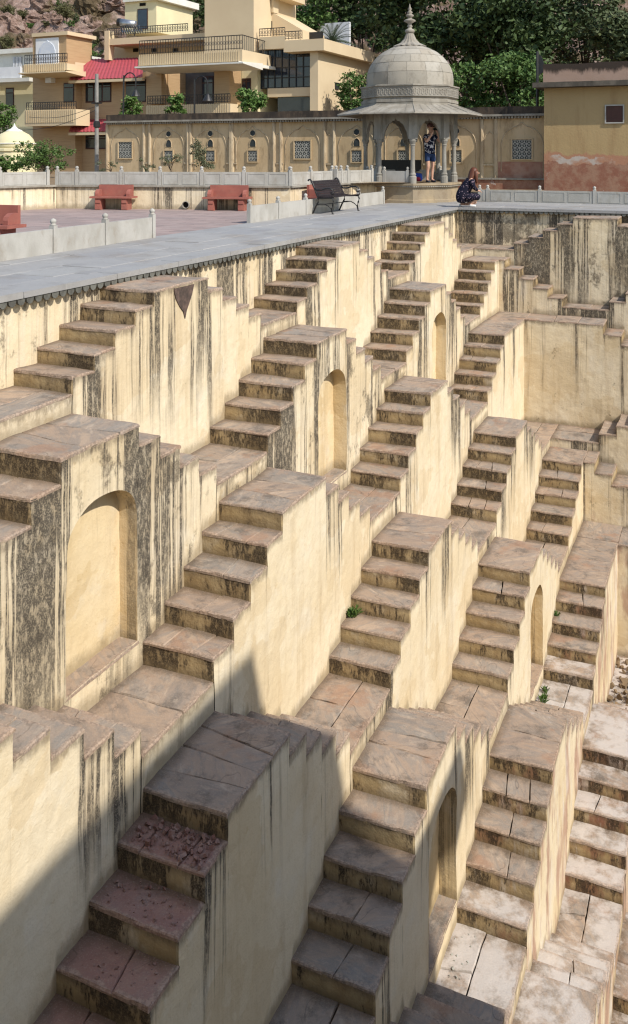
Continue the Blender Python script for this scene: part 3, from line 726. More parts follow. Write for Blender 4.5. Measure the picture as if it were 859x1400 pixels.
def posts_on(p, q, pxs):
    out = [p]
    for px in pxs:
        d = ray(px, 250); n = Vector(((q-p).y, -(q-p).x)); k = ((p-CAM).xy.dot(n))/d.xy.dot(n); w = CAM+d*k; out.append(Vector((w.x, w.y, 0)))
    return out+[q]
off = dn*(-.07)
balustrade([v+off for v in posts_on(PA, PB, (104, 165, 218, 275, 333))], ZT, 'grey balustrade on the terrace wall above the two red benches')
balustrade([PL+(PA-PL)*t+Vector((-.08, 0, 0)) for t in (0, .2, .4, .58, .76, .97)], ZT, 'white balustrade on the terrace wall in front of the leafy bush')
balustrade([PB+Vector((-.07, .12, 0)), PC.lerp(PB, .5)+Vector((-.07, 0, 0)), PC+Vector((-.07, .05, 0))], ZT, 'sunlit short balustrade above the single red bench')
balustrade([PC+Vector((.05, .07, 0)), PC.lerp(PD, .5)+Vector((0, .07, 0)), PD+Vector((0, .07, 0)), V2(-3.0, 22.6)], ZT, 'shaded balustrade joining the domed pavilion')
balustrade([V2(at_y(p, 270, 24.62).x, 24.62) for p in (656, 667, 738, 813)]+[V2(5.05, 24.62), V2(6.7, 24.62)], 0, 'grey balustrade on the far walkway in front of the red-based walls')
# ------------------------------------------------------------------ benches
def pink_bench(pos, d, w, lab, grp='red painted stone benches'):
    """d: unit direction of the seat's length, n: towards the sitter's front"""
    n = Vector((d.y, -d.x, 0)); p = Vector((pos.x, pos.y, 0))
    root = empty('stone_bench', (p.x, p.y, -.008)); tag(root, lab, 'bench', grp)
    up = Vector((0, 0, 1))
    mb = MB(); mb.obox(p+up*.33, d*(w/2+.09), n*.24, up*.025); mb.build('seat', M['pink_paint'], root)
    mb = MB(); mb.obox(p-n*.20+up*.51, d*(w/2-.02), n*.035, up*.152); mb.build('backrest', M['pink_paint'], root)
    for sx in (-1, 1):
        mb = MB(); mb.obox(p+d*(w/2-.13)*sx+n*.02+up*.148, d*.085, n*.17, up*.156)
        mb.obox(p+d*(w/2-.13)*sx+n*.195+up*.06, d*.075, n*.02, up*.055); mb.obox(p+d*(w/2-.13)*sx+n*.195+up*.22, d*.07, n*.016, up*.04); mb.build('leg', M['pink_paint'], root)
        mb = MB(); q = p+d*(w/2-.06)*sx-d*.05*sx
        mb.prism([q+n*-.163+up*.357, q+n*.10+up*.357, q+n*.10+up*.43, q+n*.07+up*.49, q-n*.02+up*.54, q-n*.163+up*.54], d*.10*sx); mb.build('armrest', M['pink_paint'], root)
    return root
dAB = (PB-PA).normalized()
for px, lab in ((161, 'red stone bench against the terrace wall, beyond the drain pipe from the pavilion'), (315, 'red stone bench against the terrace wall, between drain pipe and black bench')):
    d_ = ray(px, 285); n_ = Vector((dAB.y, -dAB.x)); k_ = (PA-CAM).xy.dot(n_)/d_.xy.dot(n_); w_ = CAM+d_*k_
    pink_bench(Vector((w_.x, w_.y, 0))+dn*.30, dAB, 1.0 if px < 200 else 1.08, lab)
pink_bench(Vector((PB.x+.48, PB.y+1.05, 0)), Vector((0, 1, 0)), 1.1, 'red stone bench half hidden behind the black iron bench')
pb = pink_bench(at_z(-27, 336, 0), Vector((1, .10, 0)).normalized(), 1.25, 'red stone bench standing out in the courtyard by the white balustrade')
# black cast-iron bench: scrolled ends, slatted seat and back
def iron_bench():
    f0, f1 = at_z(454, 293.3, 0), at_z(489, 288.4, 0); r0 = at_z(431.5, 292.2, 0)
    d = (f1-f0); L = d.length; d.normalize(); n = Vector((d.y, -d.x, 0)); n = n if n.x > 0 else -n
    root = empty('iron_bench', (f0+f1)/2); tag(root, 'black cast-iron bench with scrolled arms on the walkway', 'bench')
    c = (f0+f1)/2-n*.25; up = Vector((0, 0, 1))
    def curve(pts): return [c+d*0+n*a+up*b for a, b in pts]
    for s_ in (-1, 1):
        e = d*(L/2)*s_
        mb = MB()
        mb.tube([q+e for q in curve([(.30, .0), (.27, .02), (.245, .12), (.27, .24), (.30, .33), (.27, .40), (.18, .41), (0, .40), (-.16, .40)])], .022, 7)
        mb.tube([q+e for q in curve([(-.30, .0), (-.27, .03), (-.20, .18), (-.13, .30), (-.13, .40), (-.18, .50), (-.24, .66), (-.30, .80), (-.355, .86), (-.40, .85), (-.41, .82)])], .022, 7)
        mb.tube([q+e for q in curve([(.245, .12), (.16, .20), (.05, .25), (-.06, .25), (-.16, .24)])], .013, 6)
        mb.build('leg_frame', M['iron'], root, smooth=True)
        mb = MB()
        mb.tube([q+e for q in curve([(-.245, .66), (-.17, .60), (-.05, .60), (.08, .64), (.20, .645), (.28, .60), (.30, .54), (.265, .50), (.22, .52), (.225, .56)])], .020, 7)
        mb.tube([q+e for q in curve([(.27, .40), (.31, .45), (.30, .52)])], .018, 6)
        mb.build('armrest', M['iron'], root, smooth=True)
    for i in range(7):
        mb = MB(); a = -.13+.40*i/6; mb.obox(c+n*a+up*(.425+.012*math.cos(i)), d*(L/2+.02), n*.026, up*.011); mb.build('seat_slat', M['bench_wood'], root)
    for i in range(7):
        t = i/6; mb = MB(); mb.obox(c+n*(-.155-.165*t)+up*(.47+.33*t), d*(L/2+.02), (n*-.45+up*.9)*.026, (n*.9+up*.45)*.010); mb.build('back_slat', M['bench_wood'], root)
    mb = MB(); mb.tube([c+n*.05+up*.25-d*L/2, c+n*.05+up*.25+d*L/2], .012, 6); mb.build('stretcher', M['iron'], root)
    return root
iron_bench()
# ------------------------------------------------------------------ domed pavilion (chhatri)
PV = Vector((-2.29, 24.16, 0))
def octp(r, z, k): a = R(22.5+45*k); return Vector((PV.x+r*math.cos(a), PV.y+r*math.sin(a), z))
def oct_ring(mb, prof):
    mb.lathe((PV.x, PV.y, 0), prof, 8, rot=R(22.5))
def pavilion():
    root = empty('pavilion', (PV.x, PV.y, 0)); tag(root, 'domed octagonal stone pavilion with cusped arches where the man stands', 'pavilion')
    S = M['pale_stone']; PZ = .60
    mb = MB(); oct_ring(mb, [(1.58, -.02), (1.58, .08), (1.55, .10), (1.55, PZ-.14), (1.60, PZ-.12), (1.60, PZ-.10), (1.66, PZ-.06), (1.66, PZ)]); pl = mb.build('plinth', M['plinth'], root)
    mb = MB()
    for k in range(8):                                                # petal fringe under the plinth lip
        a, b = octp(1.64, PZ-.08, k), octp(1.64, PZ-.08, k+1); n = (a+b)/2-Vector((PV.x, PV.y, PZ-.08)); n.normalize(); d = (b-a).normalized(); L = (b-a).length; m = int(L/.07)
        for i in range(m): mb.obox(a+d*(i+.5)*L/m-n*.015, d*(L/m*.36), n*.012, (0, 0, .035))
    tag(mb.build('petal_fringe', S, pl), kind='stuff')
    RC = 1.42; ZC = 1.95
    for k in range(8):
        p = octp(RC, 0, k); mb = MB()
        mb.lathe((p.x, p.y, PZ), [(.115, 0), (.115, .20), (.085, .24), (.105, .27), (.075, .33), (.068, .5), (.062, 1.05), (.068, 1.14), (.085, 1.17), (.072, 1.20), (.10, 1.27), (.115, 1.30), (.115, 1.36)], 12, rot=R(45)); co = mb.build('column', M['col_stone'], root, smooth=False)
        a = R(22.5+45*k); n = Vector((math.cos(a), math.sin(a), 0)); t = Vector((-n.y, n.x, 0))
        mb = MB(); mb.obox((p.x, p.y, (1.96+2.86)/2), n*.10, t*.135, (0, 0, .45)); mb.build('impost', M['col_stone'], co)
        # cusped arch between this column and the next
        q = octp(RC, 0, k+1); c = (p+q)/2; d = (q-p).normalized(); n2 = Vector((c.x-PV.x, c.y-PV.y, 0)).normalized(); w = (q-p).length/2-.13; mb = MB()
        def az(s):
            s = abs(s); base = 1.90+.66*max(0.0, 1-s**2.1)**.62
            return base-.035*abs(math.sin(s*math.pi*3.5))+.05*max(0, 1-s*9)
        NN = 40; row = []
        for i in range(NN+1):
            s_ = -1+2*i/NN; x = d*(w*s_); za = az(s_)
            row.append([mb.vert(Vector((c.x, c.y, zz))+x+n2*o_) for o_, zz in ((.05, za), (.05, 2.86), (-.05, 2.86), (-.05, za))])
        for i in range(NN):
            for j in range(4): mb.face((row[i][j], row[i+1][j], row[i+1][(j+1) % 4], row[i][(j+1) % 4]))
        mb.build('cusped_arch', M['col_stone'], root)
    # parapet panels between the columns, open at the front right where the man stands
    for k in range(8):
        if k in (7,): continue
        if k == 6: continue
        p, q = octp(1.42, PZ, k), octp(1.42, PZ, k+1); d = (q-p).normalized(); c = (p+q)/2; n2 = Vector((-d.y, d.x, 0)); L = (q-p).length/2-.11
        mb = MB(); mb.obox(c+Vector((0, 0, .19)), d*L, n2*.03, (0, 0, .185)); pn = mb.build('parapet_panel', M['white_marble'], root)
        for s_ in (-1, 1):
            e = c+d*(L-.05)*s_-n2*.0; mb = MB(); mb.obox(e+n2*-.0+Vector((0, 0, .20)), d*.045, n2*.045, (0, 0, .205)); mb.lathe((e.x, e.y, PZ+.40), [(.045, 0), (.03, .02), (.05, .05), (.045, .085), (.008, .11)], 8); mb.build('small_post', M['white_marble'], pn)
    mb = MB(); oct_ring(mb, [(1.52, 2.84), (1.52, 2.90), (2.30, 2.70), (2.33, 2.715), (2.32, 2.755), (1.56, 3.03), (1.56, 3.10)]); ch = mb.build('eave', S, root)
    mb = MB()
    for k in range(8):                                                # joints between eave slabs
        for i in range(6):
            t = i/6; a = octp(1.56, 3.04, k).lerp(octp(1.56, 3.04, k+1), t); b = octp(2.33, 2.765, k).lerp(octp(2.33, 2.765, k+1), t); mb.tube([a, b], .003 if i else .009, 5)
    tag(mb.build('eave_joint', M['col_stone'], ch), kind='stuff')
    mb = MB(); oct_ring(mb, [(1.56, 3.08), (1.56, 3.18), (1.50, 3.20), (1.50, 3.24), (1.56, 3.27), (1.56, 3.58), (1.60, 3.60), (1.60, 3.64), (1.44, 3.66)]); dm = mb.build('drum', S, root)
    mb = MB()
    for k in range(8):                                                # carved frieze on the drum
        a, b = octp(1.563, 3.42, k), octp(1.563, 3.42, k+1); d = (b-a).normalized(); n = Vector((d.y, -d.x, 0)); L = (b-a).length; m = 9
        for i in range(m):
            c = a+d*(i+.5)*L/m
            pts = [(0, .10), (.045, .05), (.03, 0), (.045, -.06), (0, -.10), (-.045, -.06), (-.03, 0), (-.045, .05)]
            mb.tube([c+d*x+Vector((0, 0, z)) for x, z in pts+pts[:1]], .011, 5, cap=False)
        mb.tube([a+Vector((0, 0, .135)), b+Vector((0, 0, .135))], .012, 5); mb.tube([a-Vector((0, 0, .135)), b-Vector((0, 0, .135))], .012, 5)
    tag(mb.build('carved_frieze', M['col_stone'], dm), kind='stuff')
    # dome: ashlar stones in courses, each one built
    prof = [(1.385, 3.64), (1.395, 3.80), (1.385, 4.02), (1.33, 4.22), (1.22, 4.42), (1.07, 4.60), (.87, 4.76), (.62, 4.89), (.44, 4.95)]
    def rz(t):
        i = min(int(t*(len(prof)-1)), len(prof)-2); f = t*(len(prof)-1)-i
        return prof[i][0]*(1-f)+prof[i+1][0]*f, prof[i][1]*(1-f)+prof[i+1][1]*f
    mb = MB(); mb.lathe((PV.x, PV.y, 0), [(r_-.010, z_) for r_, z_ in prof], 32); do = mb.build('dome', M['pale_stone'], root, smooth=True)
    cr = [0, .27, .46, .63, .79, .91, 1.0]; rr = random.Random(3)
    for ci in range(len(cr)-1):
        n = [14, 14, 14, 13, 12, 9][ci]; o0 = rr.uniform(0, .4)
        for i in range(n):
            a0, a1 = 2*math.pi*(i+o0)/n+.0025, 2*math.pi*(i+1+o0)/n-.0025; mb = MB(); bump_ = rr.uniform(-.004, .006)
            def f(s_, t_):
                tt = cr[ci]+.003+(cr[ci+1]-cr[ci]-.006)*t_; r_, z_ = rz(tt); a = a0+(a1-a0)*s_; r_ += bump_
                return (PV.x+r_*math.cos(a), PV.y+r_*math.sin(a), z_), {}
            mb.grid(f, 4, 3); mb.build('dome_stone', M['dome_stone'], do, smooth=True)
    mb = MB(); NP = 16; prof2 = [(.50, 4.95), (.47, 4.975), (.30, 5.06), (.20, 5.18), (.135, 5.33), (.12, 5.37)]
    rings = []
    for i, (r_, z_) in enumerate(prof2):
        rings.append([mb.vert((PV.x+r_*(1+.10*(1 if k % 2 else -.5)*(1-i/6))*math.cos(2*math.pi*k/(2*NP)), PV.y+r_*(1+.10*(1 if k % 2 else -.5)*(1-i/6))*math.sin(2*math.pi*k/(2*NP)), z_)) for k in range(2*NP)])
    for i in range(len(rings)-1):
        for k in range(2*NP): mb.face((rings[i][k], rings[i][(k+1) % (2*NP)], rings[i+1][(k+1) % (2*NP)], rings[i+1][k]))
    mb.face(rings[0][::-1]); lt = mb.build('lotus_cap', S, root)
    mb = MB(); mb.lathe((PV.x, PV.y, 0), [(.10, 5.36), (.155, 5.43), (.15, 5.49), (.07, 5.53), (.06, 5.57), (.09, 5.60), (.06, 5.66), (.075, 5.70), (.20, 5.77), (.18, 5.80), (.07, 5.85), (.06, 5.89), (.13, 5.93), (.12, 5.97), (.05, 6.0), (.095, 6.05), (.05, 6.10), (.04, 6.12), (.07, 6.16), (.03, 6.22), (.008, 6.33)], 16); mb.build('finial', S, root, smooth=True)
    return root
M['plinth'] = simple('stained_plinth_stone', (.36, .285, .185), (.29, .235, .165), 2.2, .9, .15, .4, 20, .5, (.15, .10, .06), zs=.6)
M['col_stone'] = simple('grey_column_stone', (.30, .285, .25), (.235, .22, .19), 4, .85, .2, .4, 25, .55, (.12, .105, .085), zs=.4)
def dome_stone():
    s = NT('dome_ashlar', .88, .2); r = s.rnd()
    b = s.ramp(r, [(0, (.30, .275, .23)), (.3, (.36, .33, .275)), (.6, (.33, .29, .23)), (1, (.385, .36, .31))])
    b = s.mix(s.m('MULTIPLY', s.sm(s.noise((4, 4, 2), 6, .7), .48, .7), .55), b, (.17, .15, .12)); s.col(b); s.bump(s.noise(22, 4, .65), .4, .01); return s.mat
M['dome_stone'] = dome_stone()
pavilion()
mb = MB(); p = Vector((-3.0, 25.25, 0)); d = Vector((math.cos(R(-67.5)+math.pi/2), math.sin(R(-67.5)+math.pi/2), 0)); n = Vector((d.y, -d.x, 0))
mb.obox(p+Vector((0, 0, 1.10)), d*.70, n*.06, (0, 0, .20)); bb = mb.build('black_board', M['black_plastic']); tag(bb, 'flat black board inside the pavilion behind its parapet', 'board')
for s_ in (-1, 1):
    mb = MB(); mb.obox(p+d*.55*s_+Vector((0, 0, .75)), d*.03, n*.03, (0, 0, .149)); mb.build('leg', M['black_plastic'], bb)
# ------------------------------------------------------------------ arcaded wall behind the terrace
YA = 27.2
def ax(px): return at_y(px, 200, YA).x
def hexlattice(mb, cx, cz, w, h, y, r):
    """hexagon rings with a knob in each, standing in plane y"""
    dx, dz = r*1.732, r*1.5; nx, nz = int(w/dx)+2, int(h/dz)+2
    for j in range(-nz, nz+1):
        for i in range(-nx, nx+1):
            x = cx+(i+(.5 if j % 2 else 0))*dx; z = cz+j*dz
            if abs(x-cx) > w/2+r*.2 or abs(z-cz) > h/2+r*.2: continue
            o, n_ = [], []
            for k in range(6):
                a = R(60*k+30); c, s_ = math.cos(a), math.sin(a)
                cl = lambda q, c0, hh: min(max(q, c0-hh), c0+hh)
                o.append(mb.vert((cl(x+r*c, cx, w/2), y, cl(z+r*s_, cz, h/2)))); n_.append(mb.vert((cl(x+r*.80*c, cx, w/2), y, cl(z+r*.80*s_, cz, h/2))))
            for k in range(6): mb.face((o[k], o[(k+1) % 6], n_[(k+1) % 6], n_[k]))
            k = [mb.vert((x+r*.28*math.cos(R(60*q)), y, z+r*.28*math.sin(R(60*q)))) for q in range(6)]; mb.face(k)
            for q in (0, 2, 4):
                a = R(60*q+30); mb.face([mb.vert((x+r*t*math.cos(a)+e*math.sin(a), y+.002, z+r*t*math.sin(a)-e*math.cos(a))) for t, e in ((.2, -.008), (.8, -.008), (.8, .008), (.2, .008))])
def cusp_pts(cx, zb, w, hs, ha, n=24):
    """outline of a cusped arch: jambs from zb to zb+hs, then the arch of height ha"""
    P = [(cx-w, zb), (cx-w, zb+hs)]
    for i in range(1, n):
        s_ = -1+2*i/n; a = abs(s_); P.append((cx+w*s_, zb+hs+ha*(max(0, 1-a**2.2)**.6)*.86-.02*abs(math.sin(a*math.pi*2.5))+ha*.14*max(0, 1-a*4)))
    return P+[(cx+w, zb+hs), (cx+w, zb)]
def moulding(mb, P, y, wd=.035, dp=.03):
    mb.tube([(x, y, z) for x, z in P], wd*.6, 5)
def arcade():
    x0, x1 = ax(149), ax(744); root = empty('arcade_wall', ((x0+x1)/2, YA, ZT)); tag(root, 'long tan arcaded wall with cusped blind arches and stone lattice windows', 'wall')
    ZB, ZW = .30, 2.78; A = M['arch_plaster']
    wide = [(172, 'L'), (231, 'S'), (288, 'S'), (346, 'S'), (414, 'L'), (488, 'S'), (552, 'S'), (624, 'S'), (714, 'L')]
    narrow = [201, 260, 317, 380, 449, 520, 588, 670]
    mb = MB(); mb.box((x0, YA, ZB), (x1, YA+.45, ZW)); mb.build('wall_body', A, root)
    mb = MB(); mb.box((x0-.05, YA-.16, ZB), (x1+.05, YA-.003, .62)); mb.build('wall_base', M['redwall'], root)
    mb = MB(); mb.box((x0-.05, YA-.20, .622), (x1+.05, YA-.002, .68)); mb.build('base_ledge', M['pale_stone'], root)
    mb = MB(); mb.box((x0-.10, YA-.22, ZW+.003), (x1+.10, YA+.5, ZW+.075)); co = mb.build('cornice', M['pale_stone'], root)
    mb = MB(); n = int((x1-x0)/.11)
    for i in range(n): mb.box((x0+i*.11, YA-.17, ZW-.07), (x0+i*.11+.062, YA-.003, ZW-.001))
    tag(mb.build('dentils', M['pale_stone'], co), kind='stuff')
    mb = MB(); xs = [x0-.06+(x1-x0+.12)*i/60 for i in range(61)]
    row = [[mb.vert(p) for p in ((x, YA-.10, ZW+.077), (x, YA-.10, ZW+.33+.03*noise.noise(Vector((x*1.3, 0, 3)))), (x, YA+.38, ZW+.33), (x, YA+.38, ZW+.077))] for x in xs]
    for i in range(60):
        for j in range(4): mb.face((row[i][j], row[i+1][j], row[i+1][(j+1) % 4], row[i][(j+1) % 4]))
    mb.build('parapet', M['black_crust'], root)
    cw = [ax(p) for p, k in wide]; cn = [ax(p) for p in narrow]
    for (p, kind), c in zip(wide, cw):
        hw = .78
        mb = MB(); moulding(mb, cusp_pts(c, .90, hw*.92, .95, .72), YA-.004); mb.build('arch_moulding', M['moulding'], root)
        for s_ in (-1, 1):
            mb = MB(); mb.tube([(c+s_*(hw+.13), YA-.01, .682), (c+s_*(hw+.13), YA-.01, ZW-.072)], .075, 8); mb.build('pilaster', M['moulding'], root)
        def win(name, zc, w, h, r):
            m1 = MB(); m1.box((c-w/2-.03, YA-.014, zc-h/2-.03), (c+w/2+.03, YA-.0035, zc+h/2+.03)); f = m1.build(name, M['jali_back'], root)
            m2 = MB(); hexlattice(m2, c, zc, w, h, YA-.022, r); tag(m2.build('lattice', M['jali'], f), kind='stuff')
            m3 = MB()
            for a in ((c-w/2-.045, zc-h/2-.045, c-w/2, zc+h/2+.045), (c+w/2, zc-h/2-.045, c+w/2+.045, zc+h/2+.045), (c-w/2+.001, zc-h/2-.045, c+w/2-.001, zc-h/2), (c-w/2+.001, zc+h/2, c+w/2-.001, zc+h/2+.045)): m3.box((a[0], YA-.05, a[1]), (a[2], YA-.016, a[3]))
            m3.build('window_frame', A, f)
        if kind == 'L': win('lattice_window', 1.66, .66, .66, .092)
        else:
            win('lattice_window', 1.42, .40, .42, .08)
            mb = MB(); P = cusp_pts(c, 1.78, .13, .16, .16, 10); mb.prism([(x, YA-.016, z) for x, z in P], (0, .012, 0)); a_ = mb.build('arched_opening', M['jali_back'], root)
            mb = MB(); moulding(mb, P, YA-.016, .03); mb.build('surround', M['moulding'], a_)
            mb = MB(); mb.lathe((0, 0, 0), [(.11, 0), (.11, .015), (.0, .015)], 14, cap=False); o_ = mb.build('roundel', M['jali_back'], root); o_.matrix_parent_inverse = root.matrix_basis.inverted(); o_.location = (c, YA-.004, 2.30); o_.rotation_euler = (R(90), 0, 0)
            mb = MB(); mb.tube([(.125*math.cos(2*math.pi*k/14), .125*math.sin(2*math.pi*k/14), .012) for k in range(15)], .018, 5, cap=False); r_ = mb.build('surround', M['moulding']); r_.parent = o_
    mb = MB(); mb.box((ax(681), YA-.0035, .682), (x1-.02, YA-.0012, 1.24)); mb.build('dado', M['dado'], root)
    for c in cn:
        mb = MB(); P = cusp_pts(c, 1.18, .20, .80, .30, 14); mb.prism([(x, YA-.012, z) for x, z in P], (0, .008, 0)); a_ = mb.build('blind_arch', A, root)
        mb = MB(); moulding(mb, P, YA-.016, .032); mb.box((c-.24, YA-.05, 1.10), (c+.24, YA-.005, 1.16)); mb.build('surround', M['moulding'], a_)
M['dado'] = simple('faded_red_dado', (.33, .16, .11), (.42, .26, .19), 2.5, .95, .1, .3, 25, .5, (.24, .10, .065))
M['moulding'] = simple('weathered_moulding', (.54, .44, .30), (.42, .32, .205), 5, .9, .15, .3, 25, .6, (.10, .075, .05), zs=.3)
arcade()
# ------------------------------------------------------------------ ochre building at the right
YR = 26.55
def right_building():
    x0 = at_y(744, 200, YR).x; x1 = 9.5; root = empty('ochre_building', (x0, YR, 0)); tag(root, 'ochre building with flaking red dado, dark eave and small square window', 'building')
    mb = MB(); mb.box((x0, YR, -.05), (x1, YR+5, 3.66)); mb.build('wall', M['redwall'], root)
    mb = MB()
    def f(i, j): return (x0-.30+(x1+.3-x0)*i, YR-.42+.02*noise.noise(Vector((i*40, 0, 0))), 3.665+.16*j+.012*noise.noise(Vector((i*30, j, 1)))), {}
    g = mb.grid(f, 40, 1)
    mb.box((x0-.30, YR-.40, 3.668), (x1, YR+5.2, 3.815)); mb.build('eave', M['eave_crust'], root)
    mb = MB(); n = 50; row = []
    for i in range(n+1):
        x = x0-.02+(x1-x0)*i/n; h = 4.42+.05*noise.noise(Vector((x*.9, 2, 0)))+.02*x*.4
        row.append([mb.vert(p, drop=d_) for p, d_ in (((x, YR-.06, 3.818), .6), ((x, YR-.06, h-.2), .2), ((x, YR-.06, h), 0), ((x, YR+.25, h), 0), ((x, YR+.25, 3.818), .6))])
    for i in range(n):
        for j in range(4): mb.face((row[i][j], row[i+1][j], row[i+1][j+1], row[i][j+1]))
    mb.face(row[0]); mb.build('parapet', M['parapet_pink'], root)
    p, q = at_y(829, 145, YR), at_y(852, 167, YR)
    mb = MB(); mb.box((p.x, YR-.012, q.z), (q.x, YR-.002, p.z)); w = mb.build('window', M['win_frame'], root)
    mb = MB()
    for a in ((p.x-.04, q.z-.04, p.x, p.z+.04), (q.x, q.z-.04, q.x+.04, p.z+.04), (p.x+.001, q.z-.04, q.x-.001, q.z), (p.x+.001, p.z, q.x-.001, p.z+.04)): mb.box((a[0], YR-.05, a[1]), (a[2], YR-.003, a[3]))
    mb.build('window_surround', M['white_marble'], w)
M['eave_crust'] = simple('eave_dark_stone', (.085, .075, .062), (.15, .13, .105), 2.5, .95, .1, .6, 25, .4, (.035, .03, .026), zs=.6)
def parapet_pink():
    s = NT('parapet_pink_black', .95, .1)
    d = s.m('ADD', s.attr('drop'), s.m('MULTIPLY', s.m('SUBTRACT', s.noise((3, 3, 1.2), 6, .7), .5), .55))
    b = s.mix(s.noise(3, 5, .6), (.40, .29, .235), (.33, .22, .16)); b = s.mix(s.sm(d, .16, .34, 1.0, 0.0), b, (.055, .042, .034)); s.col(b); s.bump(s.noise(20, 4), .5, .01); return s.mat
M['parapet_pink'] = parapet_pink()
right_building()
mb = MB(); q = at_y(735, 130, 27.6); mb.tube([(q.x, 27.6, 3.0), (q.x, 27.6, 5.0)], .05, 6)
lad = mb.build('roof_mast', M['iron']); tag(lad, 'dark iron mast with dish bracket beside the ochre building roof', 'mast')
mb = MB(); mb.prism([(q.x+.03, 27.6, 4.2), (q.x+.30, 27.6, 4.35), (q.x+.12, 27.6, 4.85), (q.x+.03, 27.6, 4.9)], (0, .05, 0)); mb.build('bracket', M['iron'], lad)
# ------------------------------------------------------------------ added shadow caster: unseen house block, shaped to throw the foreground shade
def caster_house():
    root = empty('caster_house', (20, 0, 0)); tag(root, 'unseen cream house block added on the open bank to shade the nearest stairs', 'building')
    k = 16.5/ (1.0)
    def sh(x, y, z, xc): a = (xc-x)/SUN.x; return Vector((xc, y+SUN.y*a, z+SUN.z*a))
    XH = 19.0
    t1 = sh(2.49, 5.0, -3.80, XH); t2 = sh(4.18, 5.92, -5.70, XH)  # block corners traced back along the sun from the wanted shadow edge
    mb = MB(); mb.box((XH, -14, -.02), (XH+2.5, t1.y, t1.z)); mb.build('wall', M['house_cream'], root)
    mb = MB(); mb.box((XH, t1.y+.002, -.02), (XH+.7, t2.y, t2.z)); mb.build('caster_wing', M['house_cream'], root)
    mb = MB(); E_ = [sh(4.18, y_, z_, XH) for y_, z_ in ((5.93, -6.75), (6.9, -5.98), (7.15, -5.80), (7.15, -5.62), (5.93, -5.70))]; mb.prism([(XH, q.y, q.z) for q in E_], (.7, 0, 0)); mb.build('wing_eave', M['house_white'], root)  # added eave outline, cut only to shape the shadow edge
    mb = MB(); mb.box((XH+.5, -13, t1.z+.002), (XH+2.0, t1.y-.6, t1.z+.10)); mb.build('roof_slab', M['house_white'], root)
    for i in range(4):
        for j in range(3):
            mb = MB(); y = -10+2.6*i; z = 1.2+3.2*j; mb.box((XH-.03, y, z), (XH-.002, y+1.1, z+1.4)); mb.build('window', M['glass'], root)
caster_house()
# ------------------------------------------------------------------ people
def skin_mesh(name, nodes, edges, mat, parent=None, sub=2, root='hip'):
    keys = list(nodes); me = bpy.data.meshes.new(name)
    me.from_pydata([nodes[k][0] for k in keys], [(keys.index(a), keys.index(b)) for a, b in edges], []); me.update()
    o = bpy.data.objects.new(name, me); place(o, parent); me.materials.append(mat)
    o.modifiers.new('skin', 'SKIN'); 
    sv = me.skin_vertices[0].data if me.skin_vertices else None
    if sv is None:
        me.attributes.new('x', 'FLOAT', 'POINT')
    for i, k in enumerate(keys):
        r = nodes[k][1]; r = r if isinstance(r, tuple) else (r, r)
        me.skin_vertices[0].data[i].radius = r; me.skin_vertices[0].data[i].use_root = (k == root or (i == 0 and root not in nodes))
    ss = o.modifiers.new('sub', 'SUBSURF'); ss.levels = sub; ss.render_levels = sub
    return o
def frame(pos, face):
    """local -> world: f forward (facing), r right hand side, u up"""
    f = Vector((face[0], face[1], 0)).normalized(); r = Vector((f.y, -f.x, 0)); p = Vector(pos)
    return lambda a, b, c: tuple(p+r*a+f*b+Vector((0, 0, c)))
def head_bits(body, L, c, s, hairmat, fwd=(0, 1)):
    pass
def ell(name, c, rad, mat, parent, L=None, seg=14, rings=9, mod=None):
    mb = MB(); rows = []
    for j in range(rings+1):
        th = math.pi*j/rings; row = []
        for i in range(seg):
            ph = 2*math.pi*i/seg; d = Vector((math.sin(th)*math.cos(ph), math.sin(th)*math.sin(ph), math.cos(th)))
            k = mod(d) if mod else 1.0
            row.append(mb.vert(L(c[0]+rad[0]*d.x*k, c[1]+rad[1]*d.y*k, c[2]+rad[2]*d.z*k)))
        rows.append(row)
    for j in range(rings):
        for i in range(seg): mb.face((rows[j][i], rows[j][(i+1) % seg], rows[j+1][(i+1) % seg], rows[j+1][i]))
    return mb.build(name, mat, parent, smooth=True)
def loft(name, L, chains, mat, parent, n=16):
    """soft tubes through elliptical rings (centre, half width to the right, half depth), in the person's frame"""
    mb = MB()
    for rings in chains:
        rows = []; cs = [Vector(c) for c, _, _ in rings]
        for i, (c, rx, ry) in enumerate(rings):
            t = (cs[min(i+1, len(cs)-1)]-cs[max(i-1, 0)]).normalized(); e1 = Vector((1, 0, 0)); e1 = (e1-t*e1.dot(t)).normalized(); e2 = t.cross(e1)
            fold = 1.0
            rows.append([mb.vert(L(*(cs[i]+e1*rx*math.cos(2*math.pi*k/n)*(1+.04*math.sin(k*2.3+i))+e2*ry*math.sin(2*math.pi*k/n)*(1+.04*math.cos(k*1.7+i*1.3))))) for k in range(n)])
        for i in range(len(rows)-1):
            for k in range(n): mb.face((rows[i][k], rows[i][(k+1) % n], rows[i+1][(k+1) % n], rows[i+1][k]))
        mb.face(rows[0][::-1]); mb.face(rows[-1])
    o = mb.build(name, mat, parent, smooth=True); ss = o.modifiers.new('sub', 'SUBSURF'); ss.levels = 1; ss.render_levels = 1
    return o
